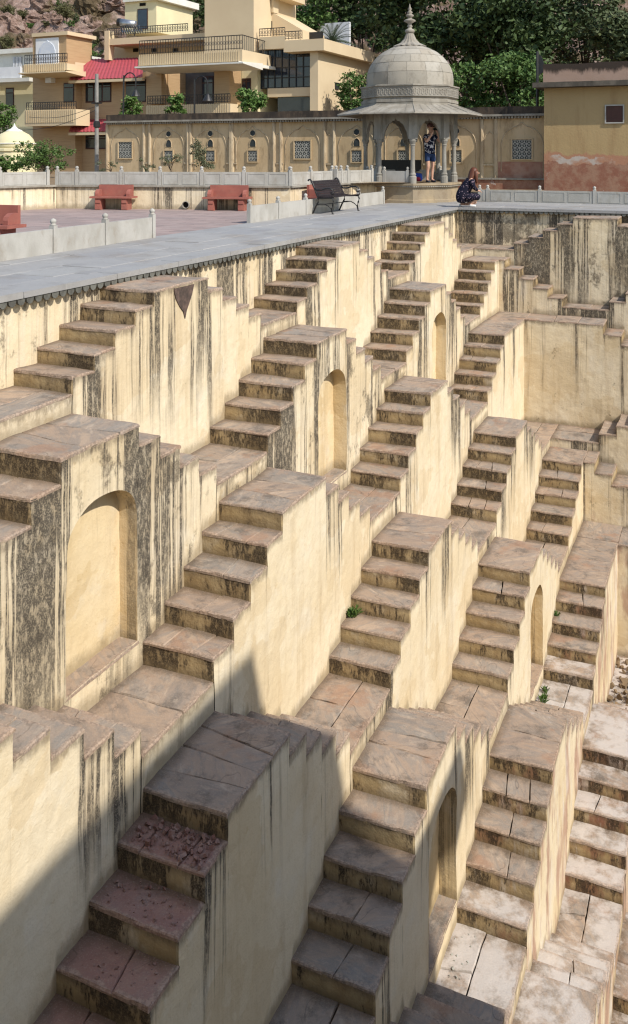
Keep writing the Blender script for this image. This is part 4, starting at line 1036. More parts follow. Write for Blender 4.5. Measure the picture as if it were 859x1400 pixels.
def man():
    pos = at_z(588, 249.6, .60); L0 = frame(pos, (.75, -.66)); K = 1.06; L = lambda a, b, c: L0(a*K, b*K, c*K)
    n = {'hip': (L(0, 0, .93), (.15, .11)), 'waist': (L(0, 0, 1.06), (.145, .11)), 'chest': (L(0, .02, 1.28), (.165, .12)), 'neck0': (L(0, .01, 1.43), (.07, .07)), 'neck': (L(0, .025, 1.50), .055),
         'jaw': (L(0, .05, 1.56), (.06, .072)), 'head': (L(0, .04, 1.655), (.078, .095)), 'crown': (L(0, .03, 1.72), (.055, .07))}
    e = [('hip', 'waist'), ('waist', 'chest'), ('chest', 'neck0'), ('neck0', 'neck'), ('neck', 'jaw'), ('jaw', 'head'), ('head', 'crown')]
    for s, nm in ((-1, 'l'), (1, 'r')):
        n.update({nm+'sho': (L(.17*s, .01, 1.37), .062), nm+'elb': (L(.24*s, .20, 1.20), .046), nm+'wri': (L(.085*s, .30, 1.47), .030), nm+'palm': (L(.06*s, .285, 1.54), (.036, .022)),
                  nm+'thi': (L(.085*s, 0, .86), .088), nm+'kne': (L(.09*s, .03+.02*s, .49), .058), nm+'cal': (L(.09*s, -.005+.02*s, .36), .057), nm+'ank': (L(.095*s, -.02+.02*s, .09), .036), nm+'toe': (L(.115*s, .12+.02*s, .035), .034)})
        e += [('chest', nm+'sho'), (nm+'sho', nm+'elb'), (nm+'elb', nm+'wri'), (nm+'wri', nm+'palm'), ('hip', nm+'thi'), (nm+'thi', nm+'kne'), (nm+'kne', nm+'cal'), (nm+'cal', nm+'ank'), (nm+'ank', nm+'toe')]
        for k in range(4):
            n[f'{nm}f{k}'] = (L((.045-.004*k)*s, .275+.004*k, 1.575-.012*k), .009); n[f'{nm}g{k}'] = (L((.010)*s, .292, 1.59-.017*k), .008)
            e += [(nm+'palm', f'{nm}f{k}'), (f'{nm}f{k}', f'{nm}g{k}')]
        n[nm+'th'] = (L(.03*s, .262, 1.53), .010); e.append((nm+'palm', nm+'th'))
    b = skin_mesh('person', n, e, M['skin']); tag(b, 'standing person in navy floral shirt and denim shorts photographing from the pavilion', 'person')
    sh = {'hip': (L(0, 0, .82), (.20, .17)), 'h2': (L(0, 0, .92), (.19, .16)), 'w': (L(0, 0, 1.06), (.175, .14)), 'c': (L(0, .02, 1.28), (.19, .145)), 'n': (L(0, .01, 1.42), (.10, .09))}
    se = [('hip', 'h2'), ('h2', 'w'), ('w', 'c'), ('c', 'n')]
    for s, nm in ((-1, 'l'), (1, 'r')):
        sh[nm+'s'] = (L(.175*s, .015, 1.37), .085); sh[nm+'e'] = (L(.215*s, .12, 1.275), .078); se += [('c', nm+'s'), (nm+'s', nm+'e')]
    skin_mesh('shirt', sh, se, M['flower_shirt'], b)
    so = {'hip': (L(0, 0, .90), (.165, .13)), 'w': (L(0, 0, .99), (.16, .125))}; se = [('hip', 'w')]
    for s, nm in ((-1, 'l'), (1, 'r')):
        so[nm+'t'] = (L(.09*s, .01, .80), .10); so[nm+'k'] = (L(.095*s, .02, .60), .092); se += [('hip', nm+'t'), (nm+'t', nm+'k')]
    skin_mesh('shorts', so, se, M['denim'], b)
    for s in (-1, 1):
        mb = {'hip': (L(.097*s, -.045+.02*s, .05), (.045, .048)), 'm': (L(.105*s, .05+.02*s, .045), (.048, .042)), 't': (L(.118*s, .15+.02*s, .035), (.045, .033))}
        skin_mesh('shoe', mb, [('hip', 'm'), ('m', 't')], M['shoe_dark'], b)
    ell('hair', (0, .015, 1.68), (.098, .112, .09), M['hair_grey'], b, L, mod=lambda d: 1.0 if d.z > -.1-.5*max(0, -d.y) else .82)
    ell('nose', (0, .145, 1.635), (.016, .022, .026), M['skin'], b, L, 8, 6)
    mb = MB(); mb.obox(L(0, .137, 1.66), Vector(L(.068, 0, 0))-Vector(L(0, 0, 0)), Vector(L(0, .012, 0))-Vector(L(0, 0, 0)), (0, 0, .016)); mb.build('sunglasses', M['win_frame'], b)
    for s in (-1, 1): ell('ear', (.092*s, .03, 1.64), (.012, .024, .034), M['skin'], b, L, 8, 6)
    mb = MB(); V_ = lambda a, b_, c: Vector(L(a, b_, c))-Vector(L(0, 0, 0))
    mb.obox(L(0, .295, 1.575), V_(.062, 0, 0), V_(0, .025, 0), (0, 0, .036)); mb.tube([L(0, .31, 1.575), L(0, .375, 1.575)], .03, 10)
    tag(mb.build('camera', M['black_plastic']), 'small black camera held up by the standing person', 'camera')
def woman():
    pos = at_z(640, 283, 0); L = frame(pos, (.88, .30))
    n = {'hip': (L(0, -.16, .33), (.16, .15)), 'waist': (L(0, -.06, .50), (.125, .12)), 'chest': (L(0, .06, .70), (.14, .125)), 'neck0': (L(0, .13, .83), .06), 'neck': (L(0, .16, .88), .048),
         'jaw': (L(0, .24, .90), (.055, .06)), 'head': (L(0, .215, .985), (.075, .085)), 'crown': (L(0, .19, 1.05), (.055, .065))}
    e = [('hip', 'waist'), ('waist', 'chest'), ('chest', 'neck0'), ('neck0', 'neck'), ('neck', 'jaw'), ('jaw', 'head'), ('head', 'crown')]
    for s, nm in ((-1, 'l'), (1, 'r')):
        up = .30 if s > 0 else .24
        n.update({nm+'sho': (L(.15*s, .09, .78), .055), nm+'elb': (L(.19*s, .13, .56), .040), nm+'wri': (L(.08*s, .27, .47), .027), nm+'palm': (L(.05*s, .32, .45), (.032, .02)),
                  nm+'thi': (L(.09*s, -.05, .30), .085), nm+'kne': (L(.10*s, .27 if s > 0 else .24, .30 if s > 0 else .12), .058), nm+'cal': (L(.10*s, .16 if s > 0 else .05, .17 if s > 0 else .085), .052),
                  nm+'ank': (L(.10*s, .06 if s > 0 else -.20, .08 if s > 0 else .07), .034), nm+'toe': (L(.10*s, .20 if s > 0 else -.24, .03), .03)})
        e += [('chest', nm+'sho'), (nm+'sho', nm+'elb'), (nm+'elb', nm+'wri'), (nm+'wri', nm+'palm'), ('hip', nm+'thi'), (nm+'thi', nm+'kne'), (nm+'kne', nm+'cal'), (nm+'cal', nm+'ank'), (nm+'ank', nm+'toe')]
        for k in range(4):
            n[f'{nm}f{k}'] = (L((.055-.014*k)*s, .365, .435), .009); n[f'{nm}g{k}'] = (L((.05-.013*k)*s, .385+.004*k, .41), .008); e += [(nm+'palm', f'{nm}f{k}'), (f'{nm}f{k}', f'{nm}g{k}')]
        n[nm+'th'] = (L(.02*s, .34, .47), .010); e.append((nm+'palm', nm+'th'))
    b = skin_mesh('person', n, e, M['skin']); tag(b, 'kneeling person with auburn hair and dotted navy dress at the well edge', 'person')
    dr_ = loft('dress', L, [[((0, -.20, .10), .16, .10), ((0, -.19, .20), .215, .17), ((0, -.16, .34), .225, .20), ((0, -.09, .48), .195, .175), ((0, -.01, .60), .19, .165), ((0, .06, .72), .195, .155), ((0, .11, .80), .15, .12), ((0, .14, .85), .075, .07)],
        [((.02, -.12, .26), .20, .15), ((.03, .05, .28), .215, .14), ((.05, .18, .30), .20, .115), ((.06, .30, .28), .17, .09), ((.06, .34, .26), .12, .06)],
        [((.15, .10, .80), .07, .075), ((.20, .115, .70), .072, .075), ((.205, .135, .58), .062, .065), ((.15, .21, .51), .05, .05), ((.10, .27, .475), .042, .042)],
        [((-.15, .10, .80), .07, .075), ((-.20, .115, .70), .072, .075), ((-.205, .135, .58), .062, .065), ((-.15, .21, .51), .05, .05), ((-.10, .27, .475), .042, .042)]], M['dot_dress'], b)
    loft('hair', L, [[((0, .20, 1.115), .03, .03), ((0, .195, 1.10), .075, .08), ((0, .175, 1.05), .108, .115), ((.005, .145, .98), .122, .122), ((.01, .115, .90), .135, .115), ((.02, .075, .81), .15, .095), ((.03, .04, .71), .145, .075), ((.04, .01, .62), .11, .05), ((.05, -.01, .57), .05, .03)],
        [((.085, .20, 1.03), .045, .06), ((.105, .215, .95), .045, .06), ((.115, .225, .85), .045, .05), ((.125, .235, .74), .04, .04), ((.13, .23, .66), .02, .02)],
        [((-.085, .20, 1.03), .045, .06), ((-.105, .215, .95), .045, .06), ((-.115, .225, .85), .045, .05), ((-.12, .235, .76), .035, .035), ((-.12, .23, .70), .02, .02)]], M['hair'], b)
    ell('nose', (0, .305, .955), (.014, .02, .022), M['skin'], b, L, 8, 6)
    for s in (-1, 1):
        y0 = .03 if s > 0 else -.20
        sh = {'hip': (L(.10*s, y0, .055), (.042, .045)), 'm': (L(.10*s, y0+.10 if s > 0 else y0-.01, .045), (.045, .04)), 't': (L(.10*s, y0+.19 if s > 0 else y0-.05, .035 if s > 0 else .03), (.042, .032))}
        skin_mesh('shoe', sh, [('hip', 'm'), ('m', 't')], M['shoe_white'], b)
man(); woman()
# bag beside the standing person
p = at_z(572, 249, .60); mb = MB()
o = ell('backpack', (0, 0, .15), (.13, .10, .15), M['blue_bag'], None, frame(p, (.3, -1)), mod=lambda d: 1/max(abs(d.x), abs(d.y), abs(d.z))**.55); tag(o, 'blue backpack with red base on the pavilion floor', 'bag')
ell('pocket', (0, .085, .10), (.08, .045, .07), M['red_cloth'], o, frame(p, (.3, -1)))
ell('hat', (-.02, 0, .31), (.10, .09, .045), M['plinth'], o, frame(p, (.3, -1)))
# ------------------------------------------------------------------ houses behind the arcade
def rect(px0, py0, px1, py1, y):
    a, b = at_y(px0, py0, y), at_y(px1, py1, y); return a.x, b.x, b.z, a.z           # x0, x1, zlow, zhigh
def fbox(px0, py0, px1, py1, y, depth, mb=None):
    """box whose front face covers the pixel rectangle in plane y and runs back by depth"""
    xm = (px0+px1)/2; a = at_y(px0, 200, y).x; b = at_y(px1, 200, y).x; zt = at_y(xm, py0, y).z; zb = at_y(xm, py1, y).z
    mb = mb or MB(); mb.box((a, y, zb), (b, y+depth, zt)); return mb, a, b, zb, zt
def part(name, mat, root, px0, py0, px1, py1, y, depth):
    mb, *_ = fbox(px0, py0, px1, py1, y, depth); return mb.build(name, M[mat], root)
def railing(root, x0, x1, y, z0, h, mat='iron', step=.16, side=None, name='railing'):
    mb = MB(); mb.box((x0, y-.02, z0+h-.04), (x1, y+.02, z0+h)); mb.box((x0, y-.015, z0+.04), (x1, y+.015, z0+.065)); n = max(2, int((x1-x0)/step))
    for i in range(n+1):
        x = x0+(x1-x0)*i/n; mb.box((x-.012, y-.012, z0), (x+.012, y+.012, z0+h-.041))
        if i < n:
            xc = x0+(x1-x0)*(i+.5)/n; mb.tube([(xc+.045*math.cos(2*math.pi*k/8), y, z0+h*.5+.09*math.sin(2*math.pi*k/8)) for k in range(9)], .012, 4, cap=False)
    return tag(mb.build(name, M[mat], root), kind='stuff')
def ribs(parent, x0, x1, y, z0, z1, step=.13):
    mb = MB(); n = int((x1-x0)/step)
    for i in range(n): mb.box((x0+(i+.25)*step, y-.03, z0), (x0+(i+.7)*step, y-.002, z1))
    return tag(mb.build('rib', M['ribbed'], parent), kind='stuff')
def window(root, px0, py0, px1, py1, y, cols=2, name='window', frame='win_frame', glass='glass', tr=True):
    mb, a, b, zb, zt = fbox(px0, py0, px1, py1, y-.03, .028); f = mb.build(name, M[frame], root); w = (b-a)/cols
    for i in range(cols):
        zz = [(zb+.08, zb+(zt-zb)*.72), (zb+(zt-zb)*.72+.06, zt-.08)] if tr else [(zb+.06, zt-.06)]
        for z0, z1 in zz:
            mb = MB(); mb.box((a+i*w+.05, y-.05, z0), (a+(i+1)*w-.05, y-.032, z1)); mb.build('pane', M[glass], f)
    return f
def sloped_roof(root, pxa, pya, pxb, pyb, pxc, pyc, pxd, pyd, y0, y1, name='tiled_roof'):
    """corrugated roof: ridge a-b in plane y1, eave c-d in plane y0"""
    A, B, C_, D_ = at_y(pxa, pya, y1), at_y(pxb, pyb, y1), at_y(pxc, pyc, y0), at_y(pxd, pyd, y0)
    mb = MB(); nu, nv = 120, 10
    def f(i, j):
        p = (A.lerp(B, i)).lerp(C_.lerp(D_, i), j); ph = (i*(B.x-A.x)/.22) % 1.0
        return (p.x, p.y, p.z+.035*abs(math.sin(math.pi*ph))+.03*(1-((j*nv) % 1.0))*0+(.02 if int(j*nv) % 2 else 0)), {}
    mb.grid(f, nu, nv); o = mb.build(name, M['rooftile'], root)
    m2 = MB(); d = Vector((0, 0, -.14)); m2.prism([C_+Vector((0, -.02, -.02)), D_+Vector((0, -.02, -.02)), D_+Vector((0, .2, -.02)), C_+Vector((0, .2, -.02))], d); m2.build('fascia', M['house_cream'], o)
    return o
YH = 36.0
def main_house():
    root = empty('cream_house', (-20, YH+3, 0)); tag(root, 'large cream multi-storey house with crimson roofs, balconies and dark glazed corner', 'building')
    # ---- tiled mid wing
    part('wall', 'wood', root, 101, 100, 230, 250, YH+1.5, 5)
    sloped_roof(root, 112, 81.5, 196, 79, 94, 110, 195, 106, YH+.5, YH+3.2)
    part('gable', 'house_cream', root, 93, 85, 103, 112, YH+1.6, 3)
    window(root, 117, 112, 152, 140, YH+1.5, 3); window(root, 172, 109, 200, 140, YH+1.5, 2)
    sloped_roof(root, 100, 164, 150, 163, 94, 181, 150, 180, YH+.3, YH+1.49)
    window(root, 117, 185, 147, 204, YH+1.5, 2, 'door')
    # ---- tower with the painted arch panel
    part('tower_wall', 'wood', root, 45, 100, 103, 250, YH+.9, 4)
    tb = part('tower_top', 'wood', root, 45, 45, 91, 90, YH+.9, 2.2)
    part('tower_cap', 'house_cream', root, 43.5, 44, 92.5, 49, YH+.75, 2.5)
    mp = part('painted_panel', 'white_trim', root, 49, 52, 80, 88, YH+.84, .055)
    x0, x1, z0, z1 = rect(52, 55, 77, 88, YH+.80); mb = MB(); P = cusp_pts((x0+x1)/2, z0+.02, (x1-x0)/2*.86, .75, .62, 20); mb.prism([(x, YH+.80, z) for x, z in P], (0, .038, 0)); mb.build('painted_arch', M['mural'], mp)
    b = part('balcony', 'house_cream', root, 31, 88, 92, 97, YH-.3, 1.35); x0, x1, z0, z1 = rect(33, 88, 91, 97, YH-.3); ribs(b, x0, x1, YH-.3, z0, z1)
    mb = MB(); a, c = at_y(28, 104, YH-.6), at_y(93, 104, YH-.6); zt = at_y(60, 97, YH-.3).z
    mb.prism([(a.x, YH-.75, zt-.10), (a.x, YH-.75, zt-.16), (a.x, YH+.88, zt-.30), (a.x, YH+.88, zt-.004)], (c.x-a.x, 0, 0)); mb.build('balcony_slab', M['house_cream'], b)
    railing(b, x0, x1, YH-.24, z1, .52)
    b = part('balcony', 'house_cream', root, 34, 150, 104, 172, YH-.3, 1.15); x0, x1, z0, z1 = rect(35, 151, 103, 167, YH-.3); ribs(b, x0, x1, YH-.3, z0, z1); railing(b, x0, x1, YH-.22, z1+.02, .42)
    window(root, 87, 113, 101.5, 140, YH+.9, 1, 'door')
    mb, *_ = fbox(62, 106, 70, 113, YH+.55, .35); mb.build('air_conditioner', M['white_trim'], root)
    # ---- main block, upper balcony and recessed porch
    part('porch_wall', 'dark_stone', root, 218, 90, 300, 150, YH+3.2, 3)
    part('porch_side', 'house_yellow', root, 312, 90, 352, 160, YH+2.2, 4)
    for a, c in ((200, 221), (293, 314)): part('clad_pier', 'wood', root, a, 93, c, 142, YH+1.0, 1.2)
    window(root, 222, 108, 229, 140, YH+3.2, 1, 'door'); window(root, 233, 109, 249, 140, YH+3.2, 2, 'door', glass='cyan_glass'); window(root, 276, 104, 292, 140, YH+3.2, 2, 'window', glass='cyan_glass')
    window(root, 331, 107, 343, 125, YH+2.2, 2, 'window', glass='cyan_glass'); part('dark_opening', 'dark', root, 314, 96, 323, 140, YH+2.1, .09)
    b = part('balcony', 'house_cream', root, 189, 74, 331, 87, YH-.5, 1.2); x0, x1, z0, z1 = rect(190, 75, 331, 84, YH-.5); ribs(b, x0, x1, YH-.5, z0+.02, z1)
    mb = MB(); a, c = at_y(185, 95, YH-.8), at_y(333, 89, YH-.8); z = at_y(258, 86, YH-.5).z
    mb.prism([(a.x, YH-.85, z-.10), (a.x, YH-.85, z-.18), (a.x, YH+1.2, z-.34), (a.x, YH+1.2, z-.004)], (c.x-a.x, 0, 0)); mb.build('balcony_slab', M['house_white'], b)
    railing(b, x0, x1, YH-.44, z1+.02, .72)
    # its chamfered end
    p0 = at_y(331, 80, YH-.5); p1 = at_y(372, 80, YH+3.0); mb = MB(); mb.prism([(p0.x+.01, YH-.5, z0), (p1.x, p1.y, z0), (p1.x-.2, p1.y+2.5, z0), (p0.x+.01, YH+2.5, z0)], (0, 0, z1-z0)); e = mb.build('balcony_end', M['house_cream'], root)
    mb = MB(); mb.prism([(p0.x+.01, YH-.85, z0-.16), (p1.x+.45, p1.y-.2, z0-.16), (p1.x+.2, p1.y+2.5, z0-.16), (p0.x+.01, YH+2.5, z0-.16)], (0, 0, .155)); mb.build('balcony_slab', M['house_white'], e)
    mb = MB(); n = 16; A = Vector((p0.x, YH-.45, z1)); B = Vector((p1.x-.05, p1.y+.02, z1))
    mb.tube([A+Vector((0, 0, .72)), B+Vector((0, 0, .72))], .025, 5)
    for i in range(n+1): q = A.lerp(B, i/n); mb.tube([q, q+Vector((0, 0, .72))], .013, 4)
    tag(mb.build('railing', M['iron'], e), kind='stuff')
    b = part('balcony', 'house_cream', root, 200, 143, 315, 165, YH+.2, .8); x0, x1, z0, z1 = rect(201, 144, 314, 160, YH+.2); ribs(b, x0, x1, YH+.2, z0, z1); railing(b, x0, x1, YH+.26, z1+.05, .45)
    part('lower_wall', 'house_cream', root, 200, 165, 430, 250, YH+1.2, 5)
    # ---- upper floors
    part('upper_wall', 'house_cream', root, 150, 56, 282, 82, YH+4.2, 4)
    for a in (182, 207, 236): part('vent', 'dark', root, a, 66, a+7, 71, YH+4.17, .028)
    u = part('roof_slab', 'house_cream', root, 146, 49, 282, 58, YH+2.6, 5); x0, x1, z0, z1 = rect(146, 49, 282, 58, YH+2.6)
    railing(u, x0, at_y(256, 45, YH+2.6).x, YH+2.66, z1, .42)
    part('corner_pier', 'house_cream', root, 143, 42, 149, 82, YH+2.55, .5)
    part('stair_tower', 'house_yellow', root, 171, 1, 214, 45, YH+6.0, 4.0); part('stair_tower_cap', 'house_white', root, 168, -8, 218, 1, YH+5.8, 4.4)
    window(root, 188, 12, 202, 40, YH+6.0, 1, 'window', glass='cyan_glass', tr=False); part('vent', 'dark', root, 191, 4, 199, 8, YH+5.97, .028)
    part('block', 'house_cream', root, 280, -30, 347, 75, YH+2.0, 5)
    part('block_return', 'house_cream', root, 347, -30, 357, 75, YH+3.0, 4)
    # stair wing stepping down to the right
    A = [at_y(*q, YH+4.0) for q in ((355, 12), (371, 16), (412, 40), (412, 62), (355, 62))]; mb = MB(); mb.prism(A, (0, 3.0, 0)); mb.build('stair_wing', M['house_cream'], root)
    part('dark_opening', 'dark', root, 358, -4, 371, 16, YH+3.9, .5); part('stair_pier', 'house_cream', root, 371, -10, 374, 17, YH+3.9, .6); part('stair_roof', 'house_cream', root, 352, -14, 384, -4, YH+3.7, 3)
    part('dark_opening', 'dark', root, 365, 29, 372, 42, YH+3.97, .028)
    u = part('parapet', 'house_cream', root, 354, 50, 390, 67, YH+2.2, 3); x0, x1, z0, z1 = rect(354, 50, 389, 60, YH+2.2); railing(u, x0, x1, YH+2.26, z1, .42)
    u = part('roof_slab', 'house_cream', root, 388, 54, 443, 70, YH+1.6, 7); x0, x1, z0, z1 = rect(389, 54, 412, 60, YH+1.6); railing(u, x0, x1, YH+1.7, z1, .42); x0, x1, z0, z1 = rect(412, 48, 443, 54, YH+5); part('roof_parapet', 'iron', root, 412, 44, 440, 53, YH+5, .2)
    # glazed corner
    g = part('glazing', 'cyan_glass', root, 357, 66, 425, 119, YH+2.6, 3); x0, x1, z0, z1 = rect(357, 66, 425, 119, YH+2.6)
    mb = MB()
    for i in range(8): x = x0+(x1-x0)*i/7; mb.box((x-.025, YH+2.55, z0), (x+.025, YH+2.598, z1))
    for i in range(5): z = z0+(z1-z0)*i/4; mb.box((x0, YH+2.56, z-.025), (x1, YH+2.597, z+.025))
    tag(mb.build('mullion', M['iron'], g), kind='stuff')
    part('band', 'house_cream', root, 366, 120, 425, 132, YH+2.3, 3); part('glazing', 'cyan_glass', root, 380, 132, 424, 158, YH+2.6, 3)
    # sunlit side of the corner wing
    part('corner_wall', 'house_cream', root, 424, 66, 435, 170, YH+1.9, 8)
    xw = at_y(435, 100, YH+1.9).x; zt = at_y(435, 66, YH+1.9).z
    for yy, za, zb in ((YH+4.0, 4.9, 5.25), (YH+5.6, 4.8, 5.15), (YH+5.4, 3.4, 4.6), (YH+4.2, 2.6, 3.3), (YH+5.8, 2.4, 3.2)):
        mb = MB(); mb.box((xw+.002, yy, za), (xw+.05, yy+.5, zb)); mb.build('side_window', M['glass'], root)
    mb = MB(); mb.tube([(xw+.05, YH+7, .5), (xw+.05, YH+7, 6)], .04, 6); mb.build('downpipe', M['house_cream'], root)
    # solar water heater on the roof
    r2 = empty('solar_water_heater', at_y(172, 47, YH+3.2)); tag(r2, 'silver solar water heater with dark tubes on the cream house roof', 'water heater')
    c = at_y(174, 33, YH+3.6); mb = MB(); mb.tube([c+Vector((-.45, 0, .12)), c+Vector((.50, .1, -.05))], .23, 14); mb.build('tank', M['steel'], r2, smooth=True)
    mb = MB(); mb.tube([c+Vector((-.60, -.02, .14)), c+Vector((-.44, 0, .12))], .24, 14); mb.build('tank_cap', M['iron'], r2)
    for i in range(9):
        x = -.45+i*.16; mb = MB(); mb.tube([c+Vector((x, 0, -.12)), c+Vector((x+.75, -.75, -.62))], .035, 6); mb.build('tube', M['cyan_glass'], r2)
    mb = MB()
    for x in (-.5, .45): mb.tube([c+Vector((x, .1, 0)), c+Vector((x, .1, -.68))], .03, 5)
    mb.build('stand', M['iron'], r2)
main_house()
def white_house():
    root = empty('white_house', (-34, 41, 0)); tag(root, 'pale old house with barred window and white balcony behind the dome', 'building')
    y = 41.0
    part('wall', 'house_yellow', root, -60, 82, 47, 230, y, 6); part('upper_wall', 'house_white', root, -60, 74, 47, 105, y-.3, 6)
    part('cornice', 'house_white', root, -60, 68, 47, 74, y-.6, 6.5)
    w = part('barred_window', 'glass', root, 18, 78, 30, 93, y-.34, .035); x0, x1, z0, z1 = rect(18, 78, 30, 93, y-.36); mb = MB()
    for i in range(6): x = x0+(x1-x0)*(i+.5)/6; mb.box((x-.025, y-.40, z0), (x+.025, y-.345, z1))
    mb.build('bars', M['white_trim'], w)
    b = part('balcony', 'white_trim', root, -60, 93, 28, 108, y-1.4, .12); part('balcony_slab', 'house_white', root, -60, 108, 40, 113, y-1.5, 1.2)
    window(root, 8, 120, 19, 148, y, 1, 'door')
white_house()
def shrine():
    c = at_y(20, 200, 31.0); root = empty('white_dome', (c.x, 31, 0)); tag(root, 'cream plastered dome with pointed cap rising behind the bush', 'dome')
    mb = MB(); mb.lathe((c.x, 31, 0), [(1.05, .6), (1.05, 1.62), (1.12, 1.64), (1.12, 1.76), (1.02, 1.78)], 20); mb.build('drum', M['house_yellow'], root)
    mb = MB(); mb.lathe((c.x, 31, 0), [(1.0, 1.78), (.98, 2.0), (.88, 2.24), (.68, 2.46), (.42, 2.60), (.22, 2.66)], 24); mb.build('dome_shell', M['house_yellow'], root, smooth=True)
    mb = MB(); mb.lathe((c.x, 31, 0), [(.44, 2.58), (.36, 2.66), (.18, 2.74), (.06, 2.86), (.02, 3.0)], 14); mb.build('cap', M['house_white'], root, smooth=True)
    mb = MB(); mb.lathe((c.x, 31, 0), [(1.01, 1.98), (1.03, 2.0), (1.0, 2.03)], 24); mb.build('rim', M['house_white'], root)
shrine()
# utility pole and two swan-neck lamps
p = at_y(132.5, 230, 31.5); mb = MB(); zt = at_y(132.5, 101, 31.5).z; mb.tube([(p.x, 31.5, 0), (p.x, 31.5, zt)], [.11, .085], 10); up = tag(mb.build('utility_pole', M['pole']), 'grey concrete utility pole in front of the crimson-roofed house', 'pole')
mb = MB(); z = at_y(132, 170, 31.5).z; mb.lathe((p.x, 31.5, z), [(.10, -.16), (.16, -.12), (.16, .10), (.10, .16)], 10); mb.build('meter_box', M['iron'], up)
mb = MB(); z = at_y(132, 141, 31.5).z; mb.obox((p.x, 31.5, z), (.22, 0, 0), (0, .13, 0), (0, 0, .03)); mb.build('pole_band', M['iron'], up)
def lamp(px, top, lab, flip):
    y = 29.5; q = at_y(px, 200, y); zt = at_y(px, top, y).z; mb = MB()
    mb.tube([(q.x, y, .5), (q.x+.06*flip, y, zt)], .04, 7); o = tag(mb.build('street_lamp', M['iron']), lab, 'street lamp')
    r = .32; cx = q.x+.06*flip+r*flip; mb = MB(); mb.tube([(cx-r*math.cos(t)*flip, y, zt-.25+r*math.sin(t)*1.1) for t in [math.pi*k/10 for k in range(11)]]+[(cx+r*flip, y, zt-.65)], .028, 6); a = mb.build('swan_neck', M['iron'], o)
    mb = MB(); mb.lathe((cx+r*flip, y, zt-.95), [(.22, 0), (.20, .04), (.08, .24), (.04, .30)], 12); mb.build('lamp_shade', M['iron'], a)
lamp(168, 103, 'black swan-neck street lamp in front of the crimson-roofed wing', 1); lamp(265, 108, 'black swan-neck street lamp in front of the dark porch', 1)
# sagging wires from the pole
for k, (pa, pb) in enumerate((((132, 145), (40, 160)), ((132, 150), (30, 178)))):
    a, b = at_y(*pa, 31.5), at_y(*pb, 33.0); mb = MB(); mb.tube([a.lerp(b, t)-Vector((0, 0, .25*math.sin(math.pi*t))) for t in [i/10 for i in range(11)]], .012, 4)
    tag(mb.build('power_cable', M['iron']), ['sagging power cable leaving the utility pole, upper of two', 'sagging power cable leaving the utility pole, lower of two'][k], 'cable')
# ------------------------------------------------------------------ hillside
def hill_z(x, y):
    t = max(0.0, y-46-4*noise.noise(Vector((x*.05, 0, 5)))-max(0, (x+8)*.0))
    base = 1.0+.62*t-.0022*t*t
    base += 2.2*noise.noise(Vector((x*.06, y*.06, 0)))*min(1, t/8)
    r = noise.ridged_multi_fractal(Vector((x*.13, y*.13, 2)), 1.0, 2.1, 6, 1.0, 2.0)-1.2+.5*noise.noise(Vector((x*.9, y*.9, 4)))
    r2 = noise.ridged_multi_fractal(Vector((x*.38, y*.38, 7)), .9, 2.2, 4, 1.0, 2.0)-1.2
    return base+min(1, t/4)*(r*1.7+r2*.8) if y > 44 else 1.0*max(0, (y-40)/4)
mb = MB(); NX, NY = 330, 150
def hf(i, j):
    x = -90+190*i; y = 42+100*j**1.4; return (x, y, hill_z(x, y)-.1), {}
mb.grid(hf, NX, NY); tag(mb.build('hill', M['rock'], smooth=True), 'steep scrubby hillside of pinkish rock', kind='structure')
def zone(px):
    return 'above the painted-arch tower' if px < 110 else 'above the crimson roof' if px < 170 else 'behind the yellow stair tower' if px < 300 else 'behind the cream house roof' if px < 440 else 'between the date palm and the pavilion dome' if px < 600 else 'above the ochre building'
def boulder(px, py, s_, seed, lab):
    p = on_hill(px, py); mb = MB(); o = Vector((seed*3.7, seed*1.3, 0)); rows = []; n, m_ = 22, 14
    ax3 = (s_*(.8+.5*((seed*.37) % 1)), s_*.8, s_*(.55+.5*((seed*.61) % 1)))
    for j in range(m_+1):
        th = math.pi*j/m_; row = []
        for i in range(n):
            ph = 2*math.pi*i/n; d = Vector((math.sin(th)*math.cos(ph), math.sin(th)*math.sin(ph), math.cos(th)))
            k = .62+.55*noise.ridged_multi_fractal(d*1.5+o, 1.0, 2.0, 3, 1.0, 2.0)*.45+.2*noise.cell(d*2.6+o)
            row.append(mb.vert((p.x+d.x*ax3[0]*k, p.y+d.y*ax3[1]*k, p.z+d.z*ax3[2]*k)))
        rows.append(row)
    for j in range(m_):
        for i in range(n): mb.face((rows[j][i], rows[j][(i+1) % n], rows[j+1][(i+1) % n], rows[j+1][i]))
    return tag(mb.build('boulder', M['rock']), lab, 'rock', 'pink rock outcrops on the hillside')
def on_hill(px, py):
    d = ray(px, py); t = 40/d.y
    for k in range(900):
        p = CAM+d*t
        if p.y > 46 and hill_z(p.x, p.y)-.1 > p.z: return p
        t += .12/d.y
    return CAM+d*(60/d.y)
for i_, (px, py, s_) in enumerate([(60, 10, 1.7), (45, 30, 1.5), (20, 42, 1.6), (70, 28, 1.3), (110, 52, 1.9), (125, 38, 1.6), (138, 18, 2.0), (150, 55, 1.6), (100, 75, 1.3), (160, 8, 1.8), (35, 58, 1.2), (5, 30, 1.5), (120, 8, 1.5), (235, 25, 1.4), (250, 38, 1.2), (265, 30, 1.2), (395, 18, 1.2), (488, 88, 1.3), (478, 105, 1.2), (497, 75, 1.0), (148, 72, 1.4), (83, 52, 1.2), (205, 15, 1.4), (510, 40, 1.2)]):
    boulder(px, py, s_, i_+1, ('large ' if s_ > 1.55 else 'small ' if s_ < 1.25 else '')+'pink rock outcrop on the hillside '+zone(px))
